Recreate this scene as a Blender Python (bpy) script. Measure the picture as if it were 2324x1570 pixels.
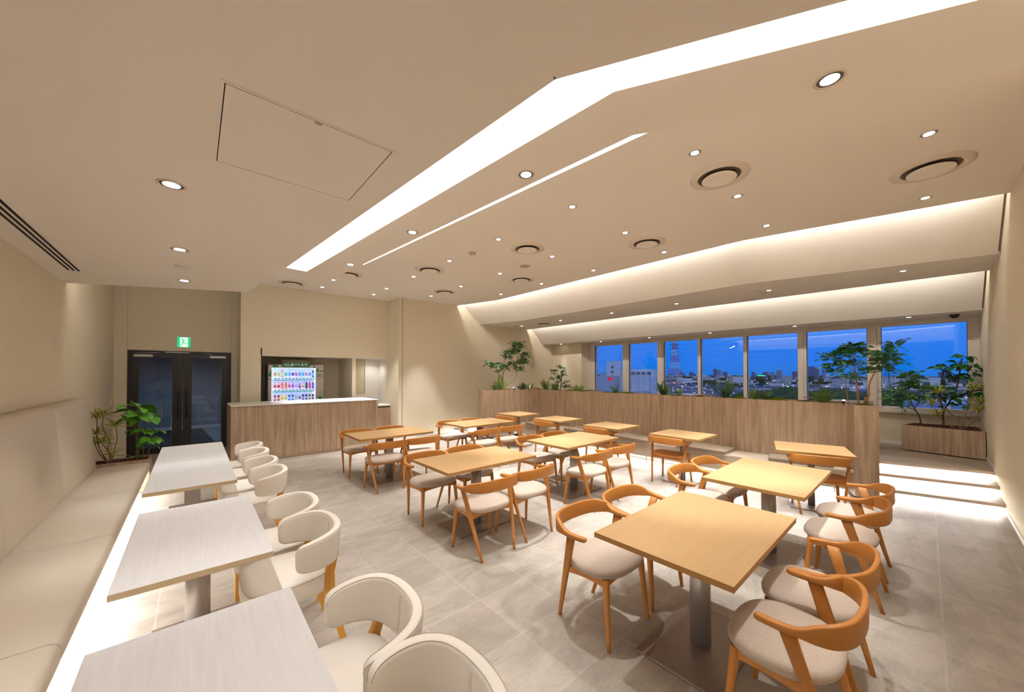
import bpy, math, random
from mathutils import Vector, Matrix
random.seed(7)
PI = math.pi
for o in list(bpy.data.objects):
    bpy.data.objects.remove(o, do_unlink=True)
S = bpy.context.scene
COL = S.collection

# ------------------------------------------------------------------ camera
cam_d = bpy.data.cameras.new('camera'); cam = bpy.data.objects.new('camera', cam_d); COL.objects.link(cam)
cam_d.sensor_width = 36.0; cam_d.lens = 823.88 / 2324 * 36.0
cam_d.shift_y = (838.71 - 785.0) / 2324
cam_d.clip_start = 0.05; cam_d.clip_end = 5000
YAW, PITCH = 0.719803, 0.0105386
cam.location = (0, 0, 1.65)
cam.rotation_euler = (PI / 2 + PITCH, 0, -YAW)
S.camera = cam

# ------------------------------------------------------------------ view, world
S.view_settings.view_transform = 'Standard'
S.view_settings.look = 'None'
S.view_settings.gamma = 1.0
S.view_settings.exposure = 0.15
try: S.view_settings.use_curve_mapping = False
except Exception: pass

def srgb(r, g, b):
    f = lambda c: (c / 255) / 12.92 if c / 255 <= 0.04045 else ((c / 255 + 0.055) / 1.055) ** 2.4
    return (f(r), f(g), f(b), 1.0)

W = bpy.data.worlds.new('dusk_sky'); S.world = W; W.use_nodes = True
nt = W.node_tree; nt.nodes.clear()
wo = nt.nodes.new('ShaderNodeOutputWorld'); bg = nt.nodes.new('ShaderNodeBackground')
tc = nt.nodes.new('ShaderNodeTexCoord'); sx = nt.nodes.new('ShaderNodeSeparateXYZ'); rp = nt.nodes.new('ShaderNodeValToRGB')
nt.links.new(tc.outputs['Generated'], sx.inputs[0]); nt.links.new(sx.outputs['Z'], rp.inputs['Fac'])
cr = rp.color_ramp; cr.elements[0].position = 0.0; cr.elements[0].color = srgb(14, 112, 205)
cr.elements[1].position = 0.5; cr.elements[1].color = srgb(196, 208, 232)
e = cr.elements.new(0.035); e.color = srgb(8, 112, 220)
e = cr.elements.new(0.12); e.color = srgb(24, 122, 226)
e = cr.elements.new(0.2); e.color = srgb(24, 116, 222)
nt.links.new(rp.outputs['Color'], bg.inputs['Color']); bg.inputs['Strength'].default_value = 1.1
nt.links.new(bg.outputs[0], wo.inputs['Surface'])

# ------------------------------------------------------------------ light levels
LCOL = (1.0, 0.96, 0.90)
SCOL = (0.97, 0.98, 1.0)
P_MAIN, P_SLAB, P_LOW, P_SOF = 330.0, 110.0, 60.0, 12.0
E_STRIP = 2.5
P_COVE = 6.5       # per metre
P_STEP = 11.0      # per metre
P_BENCH = 11.0

def spot(name, loc, power, angle=46, blend=0.6, rad=0.018, target=None, col=SCOL, parent=None):
    d = bpy.data.lights.new(name, 'SPOT'); d.energy = power; d.spot_size = math.radians(angle); d.spot_blend = blend
    d.shadow_soft_size = rad; d.color = col
    o = bpy.data.objects.new(name, d); COL.objects.link(o); o.location = loc
    if target is not None:
        o.rotation_euler = (Vector(target) - Vector(loc)).to_track_quat('-Z', 'Y').to_euler()
    if parent: o.parent = parent
    return o

def line_light(name, a, b, power_per_m, aim, width=0.02, col=LCOL, spread=180):
    """a linear LED strip from a to b that shines towards the direction aim"""
    a, b = Vector(a), Vector(b); L = (b - a).length
    d = bpy.data.lights.new(name, 'AREA'); d.shape = 'RECTANGLE'; d.size = L; d.size_y = width; d.energy = power_per_m * L; d.color = col
    d.spread = math.radians(spread)
    o = bpy.data.objects.new(name, d); COL.objects.link(o); o.location = (a + b) / 2
    x = (b - a).normalized(); z = -Vector(aim).normalized(); y = z.cross(x).normalized(); z = x.cross(y).normalized()
    o.rotation_euler = Matrix((x, y, z)).transposed().to_euler()
    return o

# ------------------------------------------------------------------ materials
MATS = {}
def mat(name, color, rough=0.5, metal=0.0, spec=0.5, noise=None, wood=None, bump=None, emit=None, two=None, sheen=0):
    m = bpy.data.materials.new(name); m.use_nodes = True; MATS[name] = m
    n = m.node_tree; b = n.nodes['Principled BSDF']; c = srgb(*color)
    b.inputs['Base Color'].default_value = c; b.inputs['Roughness'].default_value = rough
    b.inputs['Metallic'].default_value = metal; b.inputs['Specular IOR Level'].default_value = spec
    if sheen: b.inputs['Sheen Weight'].default_value = sheen
    if emit:
        b.inputs['Emission Color'].default_value = srgb(*emit[0]); b.inputs['Emission Strength'].default_value = emit[1]
    def mapped(scale):
        t = n.nodes.new('ShaderNodeTexCoord'); mp = n.nodes.new('ShaderNodeMapping'); mp.inputs['Scale'].default_value = scale
        n.links.new(t.outputs['Object'], mp.inputs['Vector']); return mp.outputs[0]
    if wood:   # (dark colour, grain scale vector, contrast)
        dark, sc, k = wood
        v = mapped(sc)
        t1 = n.nodes.new('ShaderNodeTexNoise'); t1.inputs['Scale'].default_value = 1.0; t1.inputs['Detail'].default_value = 5; t1.inputs['Roughness'].default_value = 0.65
        n.links.new(v, t1.inputs['Vector'])
        r = n.nodes.new('ShaderNodeValToRGB'); r.color_ramp.elements[0].position = 0.5 - 0.5 * (1 - k) * 0.6 ; r.color_ramp.elements[1].position = 0.5 + 0.5 * (1 - k) * 0.6
        r.color_ramp.elements[0].color = srgb(*dark); r.color_ramp.elements[1].color = c
        n.links.new(t1.outputs['Fac'], r.inputs['Fac']); n.links.new(r.outputs['Color'], b.inputs['Base Color'])
    if noise:  # (second colour, scale, detail)
        c2, sc, det = noise
        t1 = n.nodes.new('ShaderNodeTexNoise'); t1.inputs['Detail'].default_value = det; t1.inputs['Scale'].default_value = 1.0
        n.links.new(mapped(sc if isinstance(sc, tuple) else (sc, sc, sc)), t1.inputs['Vector'])
        r = n.nodes.new('ShaderNodeValToRGB'); r.color_ramp.elements[0].position = 0.35; r.color_ramp.elements[1].position = 0.65
        r.color_ramp.elements[0].color = srgb(*c2); r.color_ramp.elements[1].color = c
        n.links.new(t1.outputs['Fac'], r.inputs['Fac']); n.links.new(r.outputs['Color'], b.inputs['Base Color'])
    if bump:
        sc, st = bump
        t2 = n.nodes.new('ShaderNodeTexNoise'); t2.inputs['Scale'].default_value = 1.0; t2.inputs['Detail'].default_value = 3
        n.links.new(mapped(sc if isinstance(sc, tuple) else (sc, sc, sc)), t2.inputs['Vector'])
        bp = n.nodes.new('ShaderNodeBump'); bp.inputs['Strength'].default_value = st; bp.inputs['Distance'].default_value = 0.004
        n.links.new(t2.outputs['Fac'], bp.inputs['Height']); n.links.new(bp.outputs[0], b.inputs['Normal'])
    return m

M_WALL = mat('wall_fabric', (234, 222, 198), 0.9, spec=0.2, noise=((224, 210, 184), (45, 45, 140), 4), bump=((60, 60, 190), 0.5))
M_CEIL = mat('ceiling_paint', (246, 237, 225), 0.85, spec=0.2)
M_WHITE = mat('white_paint', (236, 232, 226), 0.55)
M_FRAME = mat('window_frame_paint', (220, 210, 198), 0.45)
M_LAM = mat('oak_laminate', (196, 172, 146), 0.45, wood=((150, 124, 100), (26, 26, 1.3), 0.35))
M_LAMC = mat('oak_laminate_edge', (190, 165, 138), 0.45, wood=((164, 138, 112), (26, 26, 1.3), 0.3))
M_TOP = mat('honey_beech', (184, 150, 106), 0.5, spec=0.3, wood=((176, 141, 96), (3, 34, 34), 0.2))
M_TOPE = mat('honey_beech_edge', (180, 136, 82), 0.5, spec=0.3)
M_TOPB = mat('beech_bench_top', (184, 150, 106), 0.5, spec=0.3, wood=((176, 141, 96), (34, 3, 34), 0.2))
M_WTOP = mat('white_woodgrain', (220, 216, 214), 0.45, spec=0.4, wood=((208, 203, 199), (60, 4, 60), 0.1))
M_WTOPE = mat('white_woodgrain_edge', (206, 184, 150), 0.5)
M_CHW = mat('chair_oak', (190, 126, 56), 0.42, wood=((178, 114, 46), (22, 22, 22), 0.0))
M_CHS = mat('chair_oak_seat', (204, 128, 56), 0.4, wood=((190, 114, 46), (40, 6, 40), 0.2))
M_OAK = mat('light_oak_leg', (206, 150, 62), 0.45, wood=((184, 124, 44), (50, 50, 6), 0.3))
M_FAB = mat('oatmeal_fabric', (206, 190, 174), 0.95, spec=0.1, noise=((184, 166, 148), 260, 3), bump=(420, 0.35), sheen=0.2)
M_LEA = mat('cream_leather', (234, 225, 213), 0.42, spec=0.4, bump=(300, 0.12))
M_SEAM = mat('leather_seam', (178, 152, 124), 0.6)
M_BANQ = mat('banquette_leather', (212, 199, 180), 0.5, spec=0.35, bump=(240, 0.1))
M_STEEL = mat('brushed_steel', (178, 174, 170), 0.36, metal=0.7)
M_BASE = mat('grey_base_plate', (142, 128, 120), 0.42, metal=0.55)
M_BLACK = mat('black_metal', (34, 28, 27), 0.4)
M_DARK = mat('dark_gap', (20, 16, 14), 0.8)
M_NOSE = mat('step_nosing', (176, 160, 146), 0.6)
M_CUSH = mat('taupe_cushion_fabric', (158, 140, 120), 0.95, spec=0.1, noise=((142, 124, 104), 200, 3), bump=(300, 0.3))
M_BPAN = mat('bench_panel', (186, 170, 150), 0.5)
M_BARK = mat('bark_chip', (112, 58, 34), 0.9, noise=((70, 34, 20), 60, 3))
M_SOIL = mat('dark_soil', (48, 32, 22), 0.95)
M_MOSS = mat('green_moss', (112, 122, 22), 1.0, spec=0.05, noise=((64, 82, 10), 70, 4), bump=(160, 1.0))
M_DRIFT = mat('driftwood', (176, 146, 116), 0.8, noise=((128, 100, 78), (20, 20, 20), 4))
M_FERN = mat('fern_leaf', (96, 140, 44), 0.6, noise=((58, 100, 26), 14, 2))
M_LEAF = mat('dark_glossy_leaf', (56, 118, 58), 0.4, noise=((34, 84, 40), 9, 2))
M_LEAF2 = mat('bright_broad_leaf', (112, 180, 48), 0.38, noise=((60, 132, 34), 7, 2))
M_LEAF3 = mat('deep_green_leaf', (52, 122, 44), 0.38, noise=((30, 84, 28), 7, 2))
M_LEAF4 = mat('schefflera_leaf', (78, 126, 66), 0.45, noise=((48, 90, 46), 10, 2))
M_VARG = mat('variegated_leaf_centre', (110, 142, 54), 0.45)
M_VARY = mat('variegated_leaf_edge', (222, 212, 120), 0.45)
M_STEM = mat('plant_stem', (150, 128, 84), 0.8, noise=((110, 88, 52), 40, 3))
M_STEMG = mat('green_stem', (112, 112, 56), 0.7, noise=((84, 80, 40), 40, 3))
M_STEMB = mat('brown_branch', (176, 116, 74), 0.75, noise=((140, 88, 54), 30, 3))
M_STEMD = mat('dark_trunk', (78, 60, 44), 0.8)
M_GREYF = mat('grey_wool', (150, 146, 150), 0.95)
M_LENS = mat('lamp_lens', (255, 255, 255), 0.4, emit=((255, 252, 246), 14.0))
M_VENT = mat('vent_paint', (226, 212, 194), 0.6); M_THROAT = mat('vent_throat', (92, 78, 64), 0.7)
M_REFL = mat('lamp_reflector_dark', (96, 84, 80), 0.3, metal=0.5)
M_LENSOFF = mat('lamp_reflector', (224, 224, 230), 0.18, metal=0.8)
M_TRIM = mat('lamp_trim', (216, 198, 176), 0.6)
M_LUM = mat('luminous_cove', (255, 250, 240), 0.8, emit=((255, 252, 248), E_STRIP))
M_MIRR = mat('frosted_pane', (206, 200, 170), 0.25)
M_CTOP = mat('counter_top_white', (244, 240, 234), 0.35)

# floor: square stone-look tiles with pale joints
def floor_mat():
    m = bpy.data.materials.new('stone_tile'); m.use_nodes = True; n = m.node_tree; b = n.nodes['Principled BSDF']
    g = n.nodes.new('ShaderNodeTexCoord')
    mp = n.nodes.new('ShaderNodeMapping'); mp.inputs['Location'].default_value = (-1.14, 0.06, 0); n.links.new(g.outputs['Object'], mp.inputs['Vector'])
    br = n.nodes.new('ShaderNodeTexBrick'); br.offset = 0.0; br.inputs['Scale'].default_value = 1.0
    br.inputs['Brick Width'].default_value = 0.44; br.inputs['Row Height'].default_value = 0.4425; br.inputs['Mortar Size'].default_value = 0.010
    br.inputs['Mortar Smooth'].default_value = 1.0; br.inputs['Bias'].default_value = 0.0
    br.inputs['Color1'].default_value = srgb(172, 163, 152); br.inputs['Color2'].default_value = srgb(161, 151, 139); br.inputs['Mortar'].default_value = srgb(176, 169, 162)
    n.links.new(mp.outputs[0], br.inputs['Vector'])
    def noi(sc, det, dist=0):
        q = n.nodes.new('ShaderNodeMapping'); q.inputs['Scale'].default_value = sc; n.links.new(g.outputs['Object'], q.inputs['Vector'])
        t = n.nodes.new('ShaderNodeTexNoise'); t.inputs['Scale'].default_value = 1; t.inputs['Detail'].default_value = det; t.inputs['Roughness'].default_value = 0.7
        t.inputs['Distortion'].default_value = dist
        n.links.new(q.outputs[0], t.inputs['Vector']); return t
    a = noi((2.6, 5.2, 1), 9, 0.6); c = noi((22, 60, 1), 6)
    mx = n.nodes.new('ShaderNodeMix'); mx.data_type = 'RGBA'; mx.blend_type = 'OVERLAY'; mx.inputs['Factor'].default_value = 0.55
    n.links.new(br.outputs['Color'], mx.inputs[6]); n.links.new(a.outputs['Fac'], mx.inputs[7])
    mx2 = n.nodes.new('ShaderNodeMix'); mx2.data_type = 'RGBA'; mx2.blend_type = 'OVERLAY'; mx2.inputs['Factor'].default_value = 0.16
    n.links.new(mx.outputs[2], mx2.inputs[6]); n.links.new(c.outputs['Fac'], mx2.inputs[7])
    n.links.new(mx2.outputs[2], b.inputs['Base Color'])
    b.inputs['Roughness'].default_value = 0.5; b.inputs['Specular IOR Level'].default_value = 0.3
    return m
M_FLOOR = floor_mat()

M_PLANK = mat('platform_planks', (186, 172, 154), 0.5, wood=((156, 140, 122), (22, 1.6, 10), 0.2))
def glass_mat(name, tint, refl=1.0):
    m = bpy.data.materials.new(name); m.use_nodes = True; n = m.node_tree; n.nodes.clear()
    o = n.nodes.new('ShaderNodeOutputMaterial'); mx = n.nodes.new('ShaderNodeMixShader')
    t = n.nodes.new('ShaderNodeBsdfTransparent'); t.inputs['Color'].default_value = (*tint, 1)
    g = n.nodes.new('ShaderNodeBsdfGlossy'); g.inputs['Roughness'].default_value = 0.0; g.inputs['Color'].default_value = (refl, refl, refl, 1)
    f = n.nodes.new('ShaderNodeFresnel'); f.inputs['IOR'].default_value = 1.5
    n.links.new(f.outputs[0], mx.inputs['Fac']); n.links.new(t.outputs[0], mx.inputs[1]); n.links.new(g.outputs[0], mx.inputs[2]); n.links.new(mx.outputs[0], o.inputs['Surface'])
    return m
M_GLASS = glass_mat('window_glass', (0.96, 0.98, 1.0))
M_DGLASS = glass_mat('door_glass', (0.70, 0.78, 0.88))

# ------------------------------------------------------------------ mesh builder
class MB:
    def __init__(s): s.v = []; s.f = []; s.m = []; s.sm = []
    def add(s, vs, fs, mi=0, smooth=False):
        k = len(s.v); s.v += [tuple(v) for v in vs]
        for f in fs: s.f.append([i + k for i in f]); s.m.append(mi); s.sm.append(smooth)
        return s
    def box(s, x0, x1, y0, y1, z0, z1, mi=0):
        v = [(x0, y0, z0), (x1, y0, z0), (x1, y1, z0), (x0, y1, z0), (x0, y0, z1), (x1, y0, z1), (x1, y1, z1), (x0, y1, z1)]
        return s.add(v, [(3, 2, 1, 0), (4, 5, 6, 7), (0, 1, 5, 4), (1, 2, 6, 5), (2, 3, 7, 6), (3, 0, 4, 7)], mi)
    def prism(s, poly, z0, z1, mi=0, top=None, side=None):
        n = len(poly)
        a = sum(poly[i][0] * poly[(i + 1) % n][1] - poly[(i + 1) % n][0] * poly[i][1] for i in range(n))
        if a < 0: poly = poly[::-1]
        v = [(x, y, z0) for x, y in poly] + [(x, y, z1) for x, y in poly]
        s.add(v, [tuple(range(n))[::-1]], mi); k = len(s.v) - 2 * n
        s.f.append([k + n + i for i in range(n)]); s.m.append(mi if top is None else top); s.sm.append(False)
        for i in range(n):
            j = (i + 1) % n; s.f.append([k + i, k + j, k + n + j, k + n + i]); s.m.append(mi if side is None else side); s.sm.append(False)
        return s
    def loft(s, secs, closed=True, cap=True, mi=0, smooth=True, loop=False):
        n = len(secs[0]); k = len(s.v)
        for q in secs: s.v += [tuple(p) for p in q]
        R = range(len(secs) if loop else len(secs) - 1)
        for i in R:
            i2 = (i + 1) % len(secs)
            for j in range(n if closed else n - 1):
                j2 = (j + 1) % n
                s.f.append([k + i * n + j, k + i * n + j2, k + i2 * n + j2, k + i2 * n + j]); s.m.append(mi); s.sm.append(smooth)
        if cap and closed and not loop:
            s.f.append([k + j for j in range(n)][::-1]); s.m.append(mi); s.sm.append(False)
            s.f.append([k + (len(secs) - 1) * n + j for j in range(n)]); s.m.append(mi); s.sm.append(False)
        return s
    def tube(s, pts, rad, n=8, mi=0, cap=True):
        pts = [Vector(p) for p in pts]; secs = []
        up = Vector((0, 0, 1)); prev = None
        for i, p in enumerate(pts):
            d = (pts[min(i + 1, len(pts) - 1)] - pts[max(i - 1, 0)])
            d = d.normalized() if d.length > 1e-9 else Vector((0, 0, 1))
            if prev is None:
                x = d.cross(Vector((0, 0, 1)) if abs(d.z) < 0.9 else Vector((0, 1, 0))).normalized()
            else:
                x = (prev - d * prev.dot(d)).normalized()
            prev = x; y = d.cross(x)
            r = rad[i] if isinstance(rad, (list, tuple)) else rad
            secs.append([p + (x * math.cos(2 * PI * j / n) + y * math.sin(2 * PI * j / n)) * r for j in range(n)])
        return s.loft(secs, mi=mi, cap=cap)
    def lathe(s, prof, c=(0, 0, 0), n=28, mi=0, cap=False):
        secs = [[(c[0] + r * math.cos(2 * PI * j / n), c[1] + r * math.sin(2 * PI * j / n), c[2] + z) for j in range(n)] for r, z in prof]
        return s.loft(secs, mi=mi, cap=cap)
    def cyl(s, c, r, z0, z1, n=28, mi=0): return s.lathe([(r, z0), (r, z1)], c, n, mi, cap=True)
    def build(s, name, m, parent=None, bevel=0, seg=2, loc=None, subsurf=0):
        me = bpy.data.meshes.new(name); me.from_pydata(s.v, [], s.f)
        ms = m if isinstance(m, (list, tuple)) else [m]
        for q in ms: me.materials.append(q)
        me.polygons.foreach_set('material_index', s.m); me.polygons.foreach_set('use_smooth', s.sm); me.update()
        o = bpy.data.objects.new(name, me); COL.objects.link(o)
        if parent: o.parent = parent
        if loc: o.location = loc
        if bevel:
            b = o.modifiers.new('bevel', 'BEVEL'); b.width = bevel; b.segments = seg; b.limit_method = 'ANGLE'; b.angle_limit = math.radians(40)
            for p in me.polygons: p.use_smooth = True
            b.harden_normals = True
        if subsurf:
            u = o.modifiers.new('sub', 'SUBSURF'); u.levels = subsurf; u.render_levels = subsurf
        return o

def tag(o, label=None, cat=None, group=None, kind=None):
    if label: o['label'] = label
    if cat: o['category'] = cat
    if group: o['group'] = group
    if kind: o['kind'] = kind
    return o
def thing(name, label, cat, loc=(0, 0, 0), rz=0, group=None):
    o = bpy.data.objects.new(name, None); COL.objects.link(o); o.location = loc; o.rotation_euler = (0, 0, rz); o.empty_display_size = 0.1
    return tag(o, label, cat, group)
def struct(o): o['kind'] = 'structure'; return o
KIDS = {}
def children(o): return [c for c in bpy.data.objects if c.parent == o]
def copy_tree(o, parent=None, kids=None):
    c = o.copy(); COL.objects.link(c)
    if parent: c.parent = parent
    for ch in list(KIDS.get(o.name) or children(o)): copy_tree(ch, c)
    return c
def dup(proto, loc, rz, label, group=None):
    if 'used' not in proto: proto['used'] = 1; o = proto
    else: o = copy_tree(proto)
    o.location = loc; o.rotation_euler = (0, 0, rz); o['label'] = label
    if group: o['group'] = group
    return o
def rrect(cx, cy, w, h, r, n=4):
    """rounded rectangle outline in 2d"""
    P = []
    for qx, qy, a0 in ((1, 1, 0), (-1, 1, 90), (-1, -1, 180), (1, -1, 270)):
        for i in range(n + 1):
            a = math.radians(a0 + 90 * i / n); P.append((cx + qx * (w / 2 - r) + r * math.cos(a), cy + qy * (h / 2 - r) + r * math.sin(a)))
    return P
def interp(keys, t):
    for (a, va), (b, vb) in zip(keys, keys[1:]):
        if t <= b:
            u = (t - a) / (b - a); u = max(0, min(1, u)); u = u * u * (3 - 2 * u) if False else u
            return [p + (q - p) * u for p, q in zip(va, vb)]
    return list(keys[-1][1])
def catmull(P, n):
    out = []
    for i in range(len(P) - 1):
        p0 = P[max(i - 1, 0)]; p1 = P[i]; p2 = P[i + 1]; p3 = P[min(i + 2, len(P) - 1)]
        for j in range(n):
            t = j / n
            out.append(tuple(0.5 * ((2 * b) + (-a + c) * t + (2 * a - 5 * b + 4 * c - d) * t * t + (-a + 3 * b - 3 * c + d) * t ** 3) for a, b, c, d in zip(p0, p1, p2, p3)))
    out.append(tuple(P[-1])); return out

# ================================================================== SHELL
ZM, Z2, Z1, ZL, ZS = 3.59, 3.165, 2.74, 3.12, 2.665
XL, YR, YB, XW = -1.17, -0.612, 8.85, 10.15
ZP = 0.30
fl = MB().box(XL - .1, 10.3, YR - .1, 10.5, -0.1, 0).build('floor', M_FLOOR); struct(fl)

# walls
struct(MB().box(XL - .12, XL, YR - .12, 10.5, 0, 3.9).build('wall_left', M_WALL))
struct(MB().box(XL, XW + .1, YR - .12, YR, 0, 3.9).build('wall_right', M_WALL))
struct(MB().box(4.02, XW + .1, YB, YB + .12, 0, 3.9).build('wall_back', M_WALL))
w = MB(); w.box(3.92, 4.02, YB, 9.66, 0, 3.9); struct(w.build('wall_jog', M_WALL))
# vending wall with alcove and niche openings
w = MB(); y0, y1 = 9.54, 9.66
w.box(0.74, 1.10, y0, y1, 0, 3.9); w.box(1.10, 3.92, y0, y1, 2.045, 3.9); w.box(3.0, 3.095, y0, y1, 0, 2.045); w.box(3.095, 3.92, y0, y1, 0, 0.80)
w.box(0.74, 0.86, y1, 10.39, 0, 3.9)
struct(w.build('wall_vending', M_WALL))
w = MB(); w.box(0.98, 1.10, y1, 10.77, 0, 2.17); w.box(3.0, 3.095, y1, 10.65, 0, 2.17); w.box(1.10, 3.0, 10.65, 10.77, 0, 2.17); w.box(1.10, 3.0, y1, 10.65, 2.045, 2.165)
struct(w.build('wall_alcove', M_WALL))
w = MB(); w.box(3.095, 3.92, 10.185, 10.25, 0.80, 2.1); w.box(3.92, 3.98, y1, 10.25, 0.80, 2.1); w.box(3.095, 3.92, y1, 10.2, 2.04, 2.1)
struct(w.build('wall_niche', M_WHITE))
# door wall
w = MB(); y0, y1 = 10.39, 10.5; dx0, dx1, dz = -0.988, 0.638, 2.12
w.box(XL, dx0, y0, y1, 0, 3.9); w.box(dx1, 0.86, y0, y1, 0, 3.9); w.box(dx0, dx1, y0, y1, dz, 3.9)
struct(w.build('wall_door', M_WALL))
for x in (dx0 - .004, dx1 - .002): pass
struct(MB().box(dx0 - .004, dx0, y0 - .002, y0 + .01, dz, 3.59).build('trim_1', M_SEAM))
struct(MB().box(dx1, dx1 + .004, y0 - .002, y0 + .01, dz, 3.59).build('trim_2', M_SEAM))
struct(MB().box(4.008, 4.03, YB - .006, YB + .016, 0, ZM).build('trim_3', M_NOSE))
# baseboards
struct(MB().box(XL, 7.22, YR, YR + .008, 0, 0.055).box(8.25, 9.25, YR, YR + .008, ZP, ZP + .055).build('baseboard_right', M_WHITE))
struct(MB().box(4.03, 5.6, YB - .008, YB, 0, 0.055).build('baseboard_back', M_WHITE))

# ---- window wall
WZ0, WZ1 = 0.93, 2.59
w = MB(); w.box(XW, XW + .15, YR, YB, 0, WZ0); w.box(XW, XW + .15, YR, YB, WZ1, 3.9)
struct(w.build('wall_window', M_WALL))
struct(MB().box(9.72, XW + .02, 7.57, YB, 0, 3.0).build('wall_pillar', M_WALL))
panes = [(-0.48, 0.577), (0.776, 1.729), (1.884, 2.871), (2.951, 3.945), (4.023, 4.956), (5.14, 6.064), (6.279, 7.329)]
for i, (a, b) in enumerate(panes):
    la = panes[i - 1][1] if i else YR - .01; lb = panes[i + 1][0] if i < 6 else 7.57
    ma = (a + la) / 2 if i else YR; mb_ = (b + lb) / 2 if i < 6 else 7.57
    fr = MB(); x0, x1 = XW - .03, XW + .12
    fr.box(x0, x1, ma, a, WZ0, WZ1 + .02); fr.box(x0, x1, b, mb_, WZ0, WZ1 + .02)
    fr.box(x0 + .01, x1, a, b, 2.565, WZ1 + .02); fr.box(x0 + .01, x1, a, b, WZ0, 1.01)
    # stepped profile of the frame
    if a - ma > .05: fr.box(x0 - .025, x0, ma, ma + (a - ma) * .45, WZ0, WZ1 + .02)
    if mb_ - b > .05: fr.box(x0 - .025, x0, mb_ - (mb_ - b) * .35, mb_, WZ0, WZ1 + .02)
    f = struct(fr.build('window_%d' % (i + 1), M_FRAME, bevel=.004))
    MB().box(XW + .04, XW + .045, a, b, 1.01, 2.565).build('pane', M_GLASS, f)
    MB().box(XW - .012, XW + .02, a, a + .006, 1.01, 2.565).box(XW - .012, XW + .02, b - .006, b, 1.01, 2.565).build('gasket', M_BLACK, f)
struct(MB().box(XW - .09, XW + .02, YR, 7.57, .90, .935).build('trim_4', M_FRAME, bevel=.004))
struct(MB().box(XW - .06, XW, YR, 7.57, 2.60, ZS + .03).box(XW - .12, XW, YR, 7.57, 2.625, ZS + .03).build('trim_5', M_FRAME))
struct(MB().box(XW - .01, XW, YR, 7.57, ZP, ZP + .06).build('baseboard_window', M_WHITE))

# ---- ceilings
def ext(p, q, yy=None, xx=None):
    """point on line p-q at y = yy (or x = xx)"""
    t = (yy - p[1]) / (q[1] - p[1]) if yy is not None else (xx - p[0]) / (q[0] - p[0])
    return (p[0] + (q[0] - p[0]) * t, p[1] + (q[1] - p[1]) * t)
YE = YR
# lower slab over the banquette
s1a, s1b, s1c = (0.511, 5.979), (0.676, 4.488), (0.982, 0.892)
s1d = ext(s1c, (1.387, 0.179), yy=YE)
slab1 = [(XL, 6.80), s1a, s1b, s1c, s1d, (XL, YE)]
struct(MB().prism(slab1, Z1, Z1 + .05).build('ceiling_low', M_CEIL))
fs = MB()
for p, q in ((slab1[0], s1a), (s1a, s1b), (s1b, s1c), (s1c, s1d)):
    d = (Vector(q) - Vector(p)).normalized(); n_ = Vector((d.y, -d.x)) * -0.02
    if p in (s1b, s1c): zt = Z2 + .12
    else: zt = 3.9
    zt = 3.45 if p == slab1[0] else zt
    fs.prism([p, q, (q[0] - n_.x * -1, q[1] - n_.y * -1), (p[0] - n_.x * -1, p[1] - n_.y * -1)], Z1 + .001, zt)
struct(fs.build('ceiling_fascia', M_CEIL))
# middle slab
e2a, e2b = (1.252, 6.07), (1.690, 1.095)
e2c = ext(e2b, (2.365, -0.117), yy=YE)
e3a, e3b, e3b2 = (1.655, 6.345), (2.090, 1.217), (2.145, 1.133)
e3c = ext(e3b2, (2.958, -0.319), yy=YE)
fa = (0.83, 6.79)
slab2 = [e2a, e3a, e3b, e3b2, e3c, e2c, e2b]
mid = MB().prism([fa, e3a, e3b, e3b2, e3c, e2c, e2b, e2a, (0.66, 5.99), (0.50, 6.0)], Z2, Z2 + .05)
struct(mid.build('ceiling_middle', M_CEIL))
struct(MB().prism([(0.45, 6.1), fa, (0.6, 6.0)], Z2, Z2 + .05).build('ceiling_middle', M_CEIL))
# pocket over the first light strip: luminous panel
pk = MB().prism([(0.50, 6.0), e2a, e2b, e2c, (1.2, YE), (0.75, 0.9)], Z2 + .022, Z2 + .05)
lum = pk.build('cove_light', M_LUM); tag(lum, 'wide glowing white light strip kinked across the ceiling', 'ceiling light')
pkw = MB()
def wallstrip(mb, p, q, z0, z1, th=.012, side=1):
    d = (Vector(q) - Vector(p)).normalized(); n_ = Vector((d.y, -d.x)) * th * side
    mb.prism([p, q, (q[0] + n_.x, q[1] + n_.y), (p[0] + n_.x, p[1] + n_.y)], z0, z1)

# fascia above the middle slab up to the high ceiling (far end and window side)
wallstrip(pkw, fa, e3a, Z2 + .04, 3.9); wallstrip(pkw, e3a, e3b, Z2 + .04, 3.75); wallstrip(pkw, e3b, e3b2, Z2 + .04, 3.75); wallstrip(pkw, e3b2, e3c, Z2 + .04, 3.75)
struct(pkw.build('ceiling_fascia', M_CEIL))
# high ceiling
e4a, e4b = (2.272, 6.60), (2.738, 1.437)
e4c = ext(e4b, (3.752, -0.395), yy=YE)
fe = (1.05, 6.72)
mA, mB, mC = (5.655, YB), (6.02, 7.49), (6.01, 1.74)
mD = ext(mC, (6.573, -0.597), yy=YE)
high = [e4a, e4b, e4c, mD, mC, mB, mA, (4.02, YB), (4.02, 9.54), (0.74, 9.54), (0.74, 10.39), (XL, 10.39), (XL, 6.6), (0.3, 6.25), (0.9, 6.74)]
struct(MB().prism(high, ZM, ZM + .035).build('ceiling_high', M_CEIL))
pk2 = MB().prism([(1.6, 6.60), e4a, e4b, e4c, (e3c[0], YE), (2.15, 1.0)], ZM + .012, ZM + .035)
lum2 = pk2.build('cove_light', M_LUM); tag(lum2, 'narrow glowing white light strip beside the wide one', 'ceiling light')

tl = MB(); wallstrip(tl, e4b, e4c, ZM - .012, ZM - .0005, th=.01); wallstrip(tl, e4a, e4b, ZM - .008, ZM - .0005, th=.008); struct(tl.build('trim_7', M_CEIL))
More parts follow.
